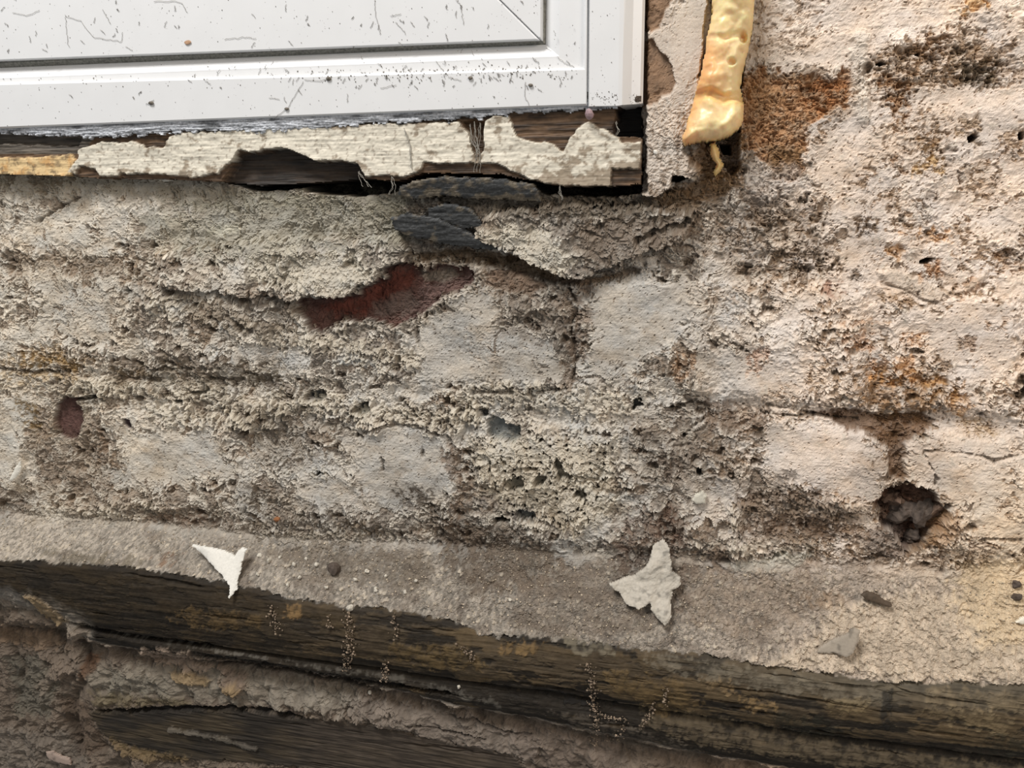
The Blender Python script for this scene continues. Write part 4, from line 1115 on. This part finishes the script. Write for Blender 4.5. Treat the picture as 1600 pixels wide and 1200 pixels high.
# ------------------------------------------------------------------ slates in the bed under the sill
def slate_tone(a, b, dust=-0.1):
    def f(px, py, u, v, sd):
        t = lin(a) * (1 + 0.3 * fbm(u / 60, v / 10, 4, 75) + 0.25 * fbm(u / 8, v / 5, 3, 76))[..., None]
        m = (sstep(0.0, 0.35, fbm(u / 26, v / 16, 5, 77, gain=0.6) + dust + 0.25 * sstep(14, 2, sd)) * 0.85)[..., None]
        return t * (1 - m) + lin(b) * (1 + 0.35 * fbm(u / 5, v / 5, 2, 78))[..., None] * m
    return f


sl_rel = lambda px, py, u, v, sd: 0.0007 * fbm(u / 80, v / 12, 4, 71) + 0.0003 * fbm(u / 10, v / 5, 3, 72)
for P, d, ti in (([(612, 342), (640, 333), (690, 344), (740, 368), (775, 388), (770, 392), (735, 388), (690, 380), (640, 370), (618, 360)], 0.0062, (0.0, 0.25)),
                 ([(668, 326), (700, 318), (735, 325), (748, 342), (752, 356), (720, 358), (690, 352), (668, 344)], 0.0040, (0.0, 0.2)),
                 ([(628, 292), (650, 283), (700, 277), (780, 280), (830, 288), (842, 302), (842, 316), (800, 312), (740, 312), (690, 306), (640, 312), (622, 304)], 0.0085, (0.0, 0.35))):
    slab('slate', P, d, 0.006, slate_tone((62, 63, 63), (112, 102, 86), -0.02 if d > 0.008 else -0.38), M_SLATE, wall, 0.0007, (0.0008, 4), sl_rel, 2.0, ti, 41)

# ------------------------------------------------------------------ strip of expanding foam
FOAM = [(1112, -330), (1112, 0), (1111, 30), (1104, 56), (1101, 82), (1096, 110), (1090, 132), (1084, 152), (1078, 178), (1070, 206), (1064, 218), (1068, 229), (1080, 226), (1100, 222), (1124, 219), (1140, 212), (1152, 203), (1160, 190), (1161, 160), (1156, 140), (1158, 118), (1164, 95), (1170, 70), (1175, 40), (1176, 0), (1178, -330)]


def foam_relief(px, py, u, v, sd):
    h = 0.0020 * fbm(u / 34, v / 40, 2, 61) + 0.0011 * np.abs(fbm(u / 20, v / 26, 2, 62)) + 0.0003 * fbm(u / 8, v / 8, 2, 60)
    h += 0.003 * sstep(60, 20, py) * sstep(1105, 1150, px)
    h -= 0.0035 * sstep(10, 3, sdf_line(px, py, [(1085, 152), (1110, 148), (1130, 158), (1150, 152), (1162, 156)]))
    h += 0.0035 * np.exp(-((px - 1115) / 26) ** 2 - ((py - 120) / 45) ** 2)
    h += 0.004 * sstep(150, 215, py)
    h -= 0.005 * sstep(8, 3, np.hypot((px - 1160), (py - 62) * 0.7))
    h -= 0.003 * sstep(8, 3, np.hypot((px - 1142), (py - 102) * 1.1))
    h -= 0.002 * sstep(5, 2, np.hypot((px - 1157), (py - 84)))
    h -= 0.0015 * sstep(6, 2, sdf_line(px, py, [(1105, 60), (1130, 66), (1165, 56)]))
    return h


def foam_tone(px, py, u, v, sd):
    t = np.zeros(px.shape + (3,), f32) + lin((250, 220, 166))
    m = (sstep(60, 90, py + 20 * fbm(u / 30, v / 30, 2, 63)) * sstep(175, 140, py) * sstep(1150, 1105, px))[..., None]
    t = t * (1 - 0.85 * m) + lin((243, 188, 128)) * 0.85 * m
    m = sstep(70, 30, py)[..., None]
    t = t * (1 - 0.5 * m) + lin((246, 224, 166)) * 0.5 * m
    m = (sstep(14, 3, sdf_line(px, py, [(1080, 165), (1100, 152), (1125, 160), (1158, 158)])))[..., None]
    t = t * (1 - 0.6 * m) + lin((232, 192, 118)) * 0.6 * m
    m = sstep(8, 1, sd)[..., None] * 0.4
    t = t * (1 - m) + lin((238, 192, 122)) * m
    m = (sstep(22, 3, sd) * sstep(1128, 1100, px + (py - 120) * 0.25) * sstep(40, 80, py))[..., None] * 0.6
    t = t * (1 - m) + lin((236, 172, 108)) * m
    return t * (1 + 0.12 * fbm(u / 14, v / 14, 3, 64))[..., None]


foam = slab('foam_strip', FOAM, 0.008, 0.012, foam_tone, M_FOAM, None, 0.0006, (0.009, 16), foam_relief, 1.2, (0, 0), 51, True, back=-0.002)
props(foam, 'strip of yellowed expanding foam hanging down the joint right of the window', 'foam')
slab('foam_drip', [(1108, 226), (1116, 224), (1122, 236), (1124, 248), (1130, 258), (1126, 268), (1117, 276), (1114, 270), (1118, 258), (1110, 246)], 0.005, 0.006,
     lambda px, py, u, v, sd: lin((222, 188, 128)) * (1 + 0.15 * fbm(u / 8, v / 8, 3, 66))[..., None], M_FOAM, foam, 0.0006, (0.004, 5), None, 1.0, (0, 0), 52, True)['label'] = 'thin tail of foam under the strip'

# ------------------------------------------------------------------ loose flakes of paint
def flake_tone(c, dirt=0.3, seed=1):
    return lambda px, py, u, v, sd: lin(c) * (1 - dirt * sstep(0.1, 0.6, fbm(u / 14, v / 12, 4, seed)))[..., None]


def flake(label, P, c, lift, thick, tilt, relief, dirt, seed, step=0.0005, group=None):
    cx = np.mean([p[0] for p in P]); cy = np.mean([p[1] for p in P])
    d = -surf(cx, cy)[1] + lift
    o = slab('paint_flake', P, d, thick, flake_tone(c, dirt, seed), M_FLAKE, None, step, (0.0006, 3), relief, 1.2, tilt, seed)
    props(o, label, 'paint flake', None, group)
    return o


flake('curled white paint flake lying on the sand above the dark moulding', [(292, 857), (320, 857), (345, 864), (362, 872), (368, 862), (378, 864), (376, 880), (378, 900), (381, 912), (375, 921), (371, 906), (356, 894), (338, 881), (318, 868)], (226, 222, 212), 0.005, 0.0011, (0, -0.6),
      lambda px, py, u, v, sd: 0.0035 * np.exp(-((px - 340 - (py - 880) * 0.8) / 18) ** 2), 0.1, 81)
flake('three-pointed grey-white paint flake standing on the sand', [(951, 912), (968, 908), (990, 904), (1004, 893), (1012, 886), (1020, 862), (1034, 856), (1045, 866), (1047, 885), (1050, 898), (1062, 908), (1063, 918), (1050, 924), (1047, 940), (1049, 955), (1040, 965), (1026, 955), (1018, 944), (1016, 936), (1000, 943), (980, 938), (972, 930), (965, 922)], (190, 182, 168), 0.005, 0.0014, (0, -0.45),
      lambda px, py, u, v, sd: 0.0025 * fbm(u / 40, v / 40, 2, 84) + 0.0006 * fbm(u / 10, v / 10, 3, 85), 0.5, 82)
flake('grey curled flake half lifted off the shelf at the right', [(1272, 1020), (1282, 1010), (1300, 1002), (1322, 990), (1328, 983), (1336, 983), (1343, 986), (1340, 1000), (1330, 1014), (1320, 1022), (1300, 1018)], (168, 156, 140), 0.004, 0.0012, (0.15, -0.3),
      lambda px, py, u, v, sd: 0.002 * np.exp(-((px - 1330) / 16) ** 2), 0.4, 83)
flake('thin white sliver of paint stuck to the left edge of the wall', [(14, 752), (18, 742), (24, 730), (31, 722), (33, 730), (28, 742), (20, 750)], (240, 234, 220), 0.003, 0.001, (0, 0), None, 0.05, 86)
flake('white oval chip at the right edge of the shelf', [(1587, 973), (1592, 967), (1600, 965), (1606, 966), (1606, 974), (1596, 975)], (248, 240, 222), 0.003, 0.0012, (0, 0), None, 0.02, 87)
flake('small bluish white flake on the wall below the middle', [(1080, 782), (1086, 774), (1097, 770), (1104, 776), (1100, 786), (1088, 788)], (214, 208, 192), 0.002, 0.002, (0, 0), None, 0.2, 88)
flake('brown curled flake on the shelf below the rubble hole', [(1346, 931), (1352, 927), (1372, 932), (1384, 940), (1394, 946), (1384, 946), (1366, 940), (1352, 938)], (84, 70, 56), 0.003, 0.0012, (0, -0.4), None, 0.3, 89)
flake('ragged pale flake lying in the lower left corner', [(72, 1176), (82, 1174), (96, 1182), (108, 1186), (111, 1196), (100, 1194), (84, 1190), (74, 1184)], (172, 152, 138), 0.003, 0.001, (0, 0), None, 0.5, 90)
flake('white flake tip hanging below the sill paint at the left', [(244, 281), (256, 280), (262, 272), (268, 279), (274, 281), (262, 285)], (226, 220, 206), 0.004, 0.001, (0, 0), None, 0.1, 91)


# ------------------------------------------------------------------ lumps: pebbles, rubble, crumbs
import bmesh


def lump_mesh(name, r, seed, sub=2, rough=0.35, squash=(1, 1, 1)):
    bm = bmesh.new()
    bmesh.ops.create_icosphere(bm, subdivisions=sub, radius=1.0)
    rs_ = random.Random(seed)
    off = [Vector((rs_.uniform(-1, 1), rs_.uniform(-1, 1), rs_.uniform(-1, 1))).normalized() for _ in range(7)]
    for v in bm.verts:
        n = v.co.normalized()
        k = 1.0
        for o in off:
            dp = n.dot(o)
            if dp > 0.55:
                k -= rough * (dp - 0.55)          # facets knocked off
        k += rough * (0.55 * mnoise.noise(n * 1.9 + Vector((seed, 0, 0))) + 0.28 * mnoise.noise(n * 5.0 + Vector((0, seed, 0))))
        v.co = Vector((n.x * squash[0], n.y * squash[1], n.z * squash[2])) * r * k
    me = bpy.data.meshes.new(name)
    bm.to_mesh(me)
    bm.free()
    return me


def lump(name, label, cat, px, py, r_px, mat, seed, squash=(1, 0.8, 0.8), out=0.4, rough=0.5, group=None, rot=0.0, sub=2):
    me = lump_mesh(name, r_px / SC, seed, sub, rough, squash)
    me.materials.append(mat)
    o = bpy.data.objects.new(name, me)
    COL.objects.link(o)
    p = surf(px, py)
    p[1] -= out * r_px / SC
    o.location = p
    o.rotation_euler = (0, rot, 0)
    props(o, label, cat, None, group)
    return o


for k, (px, py, r, sq, rot, lab) in enumerate((
        (1414, 806, 22, (1.2, 0.8, 0.8), -0.2, 'largest grey brown lump of rubble across the mouth of the hole'),
        (1402, 786, 18, (1.1, 0.8, 0.7), -0.5, 'reddish brown lump of rubble at the top left inside the hole'),
        (1440, 806, 19, (0.8, 0.8, 1.3), 0.3, 'upright dark lump of rubble on the right side of the hole'),
        (1430, 848, 17, (0.9, 0.8, 0.9), 0.2, 'round dark lump of rubble at the bottom of the hole'),
        (1466, 796, 17, (0.6, 0.6, 1.2), 0.5, 'thin brown shard of rubble at the right rim of the hole'),
        (1384, 808, 14, (1, 0.8, 0.8), 0.0, 'small lump of rubble at the left rim of the hole'))):
    lump('rubble_lump', lab, 'rubble', px, py, r, M_RUBBLE_BROWN if k in (1, 4, 5) else M_RUBBLE, 100 + k, sq, 0.12, 0.6, 'rubble in the wall hole', rot, 3)
for k, (px, py, r, mat, lab, nm, cat) in enumerate((
        (438, 806, 7, M_ORANGE, 'small orange crumb in the pit left of the middle', 'brick_crumb', 'crumb'),
        (548, 948, 8, M_PEBBLE, 'pale angular pebble on the upper edge of the moulding', 'pebble', 'pebble'),
        (453, 912, 4, M_PEBBLE, 'small round pale pebble on the sand right of the curled flake', 'pebble', 'pebble'),
        (635, 924, 5, M_PEBBLE, 'small pale pebble on the sand above the middle of the moulding', 'pebble', 'pebble'),
        (425, 872, 5, M_PEBBLE, 'small flat pebble lying right of the white curled flake', 'pebble', 'pebble'),
        (440, 868, 4, M_PEBBLE, 'small whitish pebble on the sand below the orange crumb', 'pebble', 'pebble'),
        (1585, 912, 8, M_RUBBLE, 'dark crumb stuck near the right edge, upper of two', 'dark_crumb', 'crumb'),
        (1586, 929, 8, M_RUBBLE, 'dark crumb stuck near the right edge, lower of two', 'dark_crumb', 'crumb'),
        (525, 886, 15, M_RUBBLE, 'dark grey lump of dirt on the sand', 'dirt_lump', 'dirt'),
        (580, 1077, 5, M_PEBBLE, 'pale grain on the grey plaster below the moulding', 'pebble', 'pebble'),
        (798, 935, 4, M_PEBBLE, 'tiny white pebble on the sand left of the three-pointed flake', 'pebble', 'pebble'),
        (1026, 235, 4, M_WHITE, 'tiny white bead of paint on the plaster strip', 'paint_bead', 'bead'),
        (717, 1073, 4, M_PEBBLE, 'tiny pale grain on the black bead of the moulding', 'pebble', 'pebble'))):
    lump(nm, lab, cat, px, py, r, mat, 130 + k, (1, 0.8, 0.85), 0.5, 0.5, None, 0.4 * k)


for k, (px, py, r, lab) in enumerate(((408, 866, 4, 'small pale pebble just right of the curled flake, upper of two'), (405, 895, 3, 'small pale pebble just right of the curled flake, lower of two'),
        (462, 880, 3.5, 'small pale pebble below and right of the orange crumb'), (480, 872, 3, 'tiny pale pebble left of the dark lump of dirt, uppermost there'), (497, 880, 4, 'pale pebble touching the left side of the dark dirt lump'),
        (470, 900, 3, 'tiny pale pebble lower left of the dark lump of dirt'), (512, 915, 3, 'tiny pale pebble straight below the dark lump of dirt'), (575, 892, 3.5, 'small pale pebble right of the dark dirt lump, highest there'),
        (556, 905, 3.5, 'small pale pebble lower right of the dark lump of dirt'), (590, 918, 4, 'larger pale pebble right of the pale angular pebble, lower one'), (604, 900, 3, 'tiny pale pebble above the larger pebble right of the dirt lump'), (652, 905, 3, 'tiny pale pebble farthest right of the dark dirt lump'))):
    lump('pebble', lab, 'pebble', px, py, r * 1.3, M_PEBBLE, 150 + k, (1, 0.8, 0.85), 0.7, 0.6, 'pebbles around the dark dirt lump', 0.5 * k)


def point_lump(name, label, cat, p, r, mat, seed, squash):
    me = lump_mesh(name, r, seed, 2, 0.25, squash)
    me.materials.append(mat)
    o = bpy.data.objects.new(name, me)
    COL.objects.link(o)
    o.location = p
    return props(o, label, cat)


point_lump('bead', 'small pinkish grey bead hanging at the foot of the frame joint', 'bead', wp(921, 178, 0.013), 8 / SC, M_PINK, 171, (0.85, 0.7, 1.1))

# ------------------------------------------------------------------ fine grit, cobwebs, specks
OCT = np.array([(1, 0, 0), (-1, 0, 0), (0, 1, 0), (0, -1, 0), (0, 0, 1), (0, 0, -1)], f32)
OCF = np.array([(0, 2, 4), (2, 1, 4), (1, 3, 4), (3, 0, 4), (2, 0, 5), (1, 2, 5), (3, 1, 5), (0, 3, 5)], np.int32)


def grains(name, pts, r, mat, parent=None, tone=None):
    n = len(pts)
    sc = (r[:, None, None] * rng.uniform(0.6, 1.25, (n, 6, 1))).astype(f32)
    th = rng.uniform(0, 6.28, n)
    c, s = np.cos(th), np.sin(th)
    O = np.repeat(OCT[None], n, 0) * sc
    x = O[..., 0] * c[:, None] - O[..., 2] * s[:, None]
    z = O[..., 0] * s[:, None] + O[..., 2] * c[:, None]
    V = np.stack([x, O[..., 1], z], -1) + np.asarray(pts)[:, None, :]
    T = (OCF[None] + (np.arange(n) * 6)[:, None, None]).reshape(-1, 3)
    tn = np.repeat(tone, 6, axis=0) if tone is not None else None
    return mesh_obj(name, V.reshape(-1, 3), [], mat, tn, parent, False, T)


M_GRITV = relief_material('sand_grains', 0.9, 0.2, 600, 0.2, 0.3, 800)
jj, ii = np.nonzero((ledge > 0.6) & (PX > -60) & (PX < 1660))
sel = rng.choice(len(jj), 9000)
pts = P3[jj[sel], ii[sel]] + rng.normal(0, 0.0003, (9000, 3))
rad = (0.00022 + 0.0006 * rng.random(9000) ** 4).astype(f32)
base_t = lin((176, 162, 142))
tn = np.clip(base_t * rng.uniform(0.45, 1.5, (9000, 1)), 0.02, 0.8).astype(f32)
g = grains('grit', pts, rad, M_GRITV, sand, tn)
props(g, 'coarse loose grains', None, 'stuff')


def tube_net(polys, r):
    V, Q = [], []
    for P in polys:
        P = [np.asarray(p, float) for p in P]
        n0 = len(V)
        for i, p in enumerate(P):
            t = P[min(i + 1, len(P) - 1)] - P[max(i - 1, 0)]
            t /= (np.linalg.norm(t) + 1e-9)
            a = np.cross(t, (0, 1, 0.01)); a /= (np.linalg.norm(a) + 1e-9)
            b = np.cross(t, a)
            for k in range(3):
                an = k * 2.094
                V.append(p + r * (math.cos(an) * a + math.sin(an) * b))
        for i in range(len(P) - 1):
            for k in range(3):
                Q.append((n0 + i * 3 + k, n0 + i * 3 + (k + 1) % 3, n0 + (i + 1) * 3 + (k + 1) % 3, n0 + (i + 1) * 3 + k))
    return np.array(V), Q


# strings of grit caught in cobwebs on the moulding
STRINGS = [('grit caught in a cobweb hanging below the pale angular pebble', [(545, 955), (548, 980), (549, 1005), (546, 1025), (540, 1045)], 7, 150),
           ('long string of grit in a cobweb on the middle of the moulding', [(922, 1035), (924, 1070), (930, 1100), (932, 1130), (930, 1160)], 6, 170),
           ('loop of grit in a cobweb right of the long string', [(935, 1115), (955, 1122), (978, 1124), (970, 1150), (950, 1148)], 4, 80),
           ('short string of grit hanging right of the loop', [(1022, 1098), (1015, 1112), (1010, 1125), (1003, 1136)], 4, 50),
           ('little string of grit under the rotten top edge', [(1040, 1075), (1038, 1090), (1040, 1100)], 3, 24),
           ('dark string of grit on the moulding left of the middle', [(425, 945), (428, 965), (434, 985)], 7, 60),
           ('grit clump on the black bead under the thin crack', [(603, 1035), (605, 1050), (602, 1065)], 5, 60),
           ('thin string of grit hanging off the shelf edge', [(616, 958), (618, 975), (618, 995)], 3, 30),
           ('small string of grit below the left half of the shelf', [(514, 958), (515, 975), (517, 980)], 3, 20),
           ('string of grit at the crack in the shelf', [(720, 1008), (735, 1020), (738, 1030)], 4, 36)]
for lab, P, w, n in STRINGS:
    Pn = np.array(P, float)
    L = np.linspace(0, len(Pn) - 1, n)
    x = np.interp(L, np.arange(len(Pn)), Pn[:, 0]) + rng.normal(0, w * 0.75, n)
    y = np.interp(L, np.arange(len(Pn)), Pn[:, 1]) + rng.normal(0, w * 0.5, n)
    pts = np.array([surf(a, b) for a, b in zip(x, y)])
    pts[:, 1] -= rng.uniform(0.0002, 0.0022, n)
    tn = np.clip(lin((150, 132, 113)) * rng.uniform(0.3, 1.3, (n, 1)), 0.02, 0.8).astype(f32)
    o = grains('grit_string', pts, (0.00035 + 0.0007 * rng.random(n) ** 2).astype(f32), M_GRITV, None, tn)
    props(o, lab, 'grit', 'stuff')

# specks and hairs on the white frame
FD = 0.0135
spec_pts, spec_r = [], []


def frame_depth(px, py):
    ylow = 131 - 0.0245 * px
    if py > ylow:
        return 0.0131
    if py < 92 - 0.039 * px:
        return 0.0119
    return 0.0108


for _ in range(620):
    px = random.uniform(0, 1000)
    py = random.uniform(0, 160 + (1000 - px) * 0.038)
    p = wp(px, py, frame_depth(px, py) if px < 915 else 0.0133 if px < 966 else 0.010)
    spec_pts.append(p); spec_r.append(random.choice((0.0001, 0.00012, 0.00016, 0.0003)))
for _ in range(260):
    px = random.gauss(690, 130) if random.random() < 0.7 else random.uniform(0, 900)
    py = 131 - 0.0245 * px + random.gauss(0, 7)
    if px < 910:
        spec_pts.append(wp(px, py, frame_depth(px, py))); spec_r.append(random.uniform(0.00015, 0.0005))
for _ in range(80):
    px = random.uniform(922, 1003); py = random.gauss(154, 6)
    spec_pts.append(wp(px, py, 0.0133 if px < 966 else 0.010)); spec_r.append(random.uniform(0.00012, 0.0004))
sp = grains('dirt_specks', np.array(spec_pts), np.array(spec_r, f32), M_DIRT, win)
props(sp, 'tiny dark specks of dirt', None, 'stuff')
HAIRS = [[(102, 22), (103, 40), (104, 58), (108, 75)], [(102, 26), (125, 32), (146, 58), (170, 62), (190, 66), (191, 50)], [(160, 15), (168, 28), (173, 38)], [(240, 2), (275, 3), (285, 5), (292, 20)],
         [(585, 0), (586, 20), (592, 40), (595, 54)], [(610, 25), (626, 22)], [(617, 35), (628, 45), (634, 54)], [(713, 0), (721, 10), (724, 38)], [(475, 124), (500, 127), (512, 124)], [(475, 126), (460, 150), (450, 168), (428, 185)],
         [(543, 147), (543, 160)], [(680, 95), (694, 112), (700, 118)], [(595, 137), (620, 132)], [(870, 88), (885, 100), (898, 105)], [(820, 128), (820, 150), (828, 168)], [(195, 72), (207, 79)], [(20, 20), (40, 24), (62, 16)],
         [(350, 62), (380, 58), (400, 60)], [(420, 153), (436, 155)], [(737, 78), (740, 88)], [(240, 156), (228, 164)], [(700, 120), (722, 126)]]
polys = []
for _ in range(150):                                   # stray fibres
    px, py = (random.gauss(690, 140), 131 + random.gauss(-16, 9)) if random.random() < 0.45 else (random.uniform(0, 900), random.uniform(0, 155))
    if px < 905:
        an, ln = random.uniform(0.6, 2.4), random.uniform(3, 11)
        HAIRS.append([(px, py), (px + math.cos(an) * ln * 0.5 + random.uniform(-1, 1), py + math.sin(an) * ln * 0.5), (px + math.cos(an) * ln, py + math.sin(an) * ln)])
for P in HAIRS:
    Pn = np.array(P, float)
    L = np.linspace(0, len(Pn) - 1, len(Pn) * 5)
    x = np.interp(L, np.arange(len(Pn)), Pn[:, 0]) + rng.normal(0, 0.6, len(L))
    y = np.interp(L, np.arange(len(Pn)), Pn[:, 1]) + rng.normal(0, 0.6, len(L))
    polys.append([wp(a, b, frame_depth(a, b) + 0.0002) for a, b in zip(x, y)])
V_, Q_ = tube_net(polys, 0.0001)
hb = mesh_obj('cobweb_threads', V_, Q_, M_DIRT)
props(hb, 'dirty broken cobweb threads sticking to the white frame', 'cobweb', 'stuff')
for k, (px, py, r, lab) in enumerate(((513, 123, 5, 'dark dead insect on the frame at the end of a cobweb thread'), (236, 161, 5, 'small brown dead insect on the lower frame at the left'), (293, 66, 6, 'pale brown smear of dirt on the sash'),
                                      (448, 170, 4, 'grey crumb caught in the cobweb on the lower frame'), (829, 133, 4, 'dark crumb on the frame left of the corner'), (735, 122, 4, 'brown crumb on the frame below the ledge'))):
    point_lump('dead_insect' if 'insect' in lab else 'dirt_crumb', lab, 'insect' if 'insect' in lab else 'crumb', wp(px, py, frame_depth(px, py) + 0.0004), r / SC, M_SMEAR if 'smear' in lab else M_DIRT, 180 + k, (1.1, 0.12, 0.55) if 'smear' in lab else (1, 0.5, 0.6))
# cobwebs at the sill gap
WEB = [[(740, 190), (742, 215), (746, 245), (744, 270)], [(735, 195), (740, 220), (748, 240)], [(750, 192), (746, 220), (744, 250)], [(560, 268), (568, 280), (575, 292)], [(612, 275), (614, 292), (610, 304)], [(875, 290), (876, 300), (878, 312)], [(963, 190), (966, 205), (962, 212)], [(631, 200), (640, 230), (642, 262)]]
polys = []
for P in WEB:
    Pn = np.array(P, float)
    L = np.linspace(0, len(Pn) - 1, len(Pn) * 6)
    for q in range(3):
        x = np.interp(L, np.arange(len(Pn)), Pn[:, 0]) + np.cumsum(rng.normal(0, 0.7, len(L)))
        y = np.interp(L, np.arange(len(Pn)), Pn[:, 1]) + rng.normal(0, 0.6, len(L))
        polys.append([wp(a, b, SD + 0.0012) for a, b in zip(x, y)])
V_, Q_ = tube_net(polys, 0.00015)
wb = mesh_obj('cobweb', V_, Q_, M_WEB)
props(wb, 'dusty cobweb threads hanging over the gap in the sill paint', 'cobweb', 'stuff')
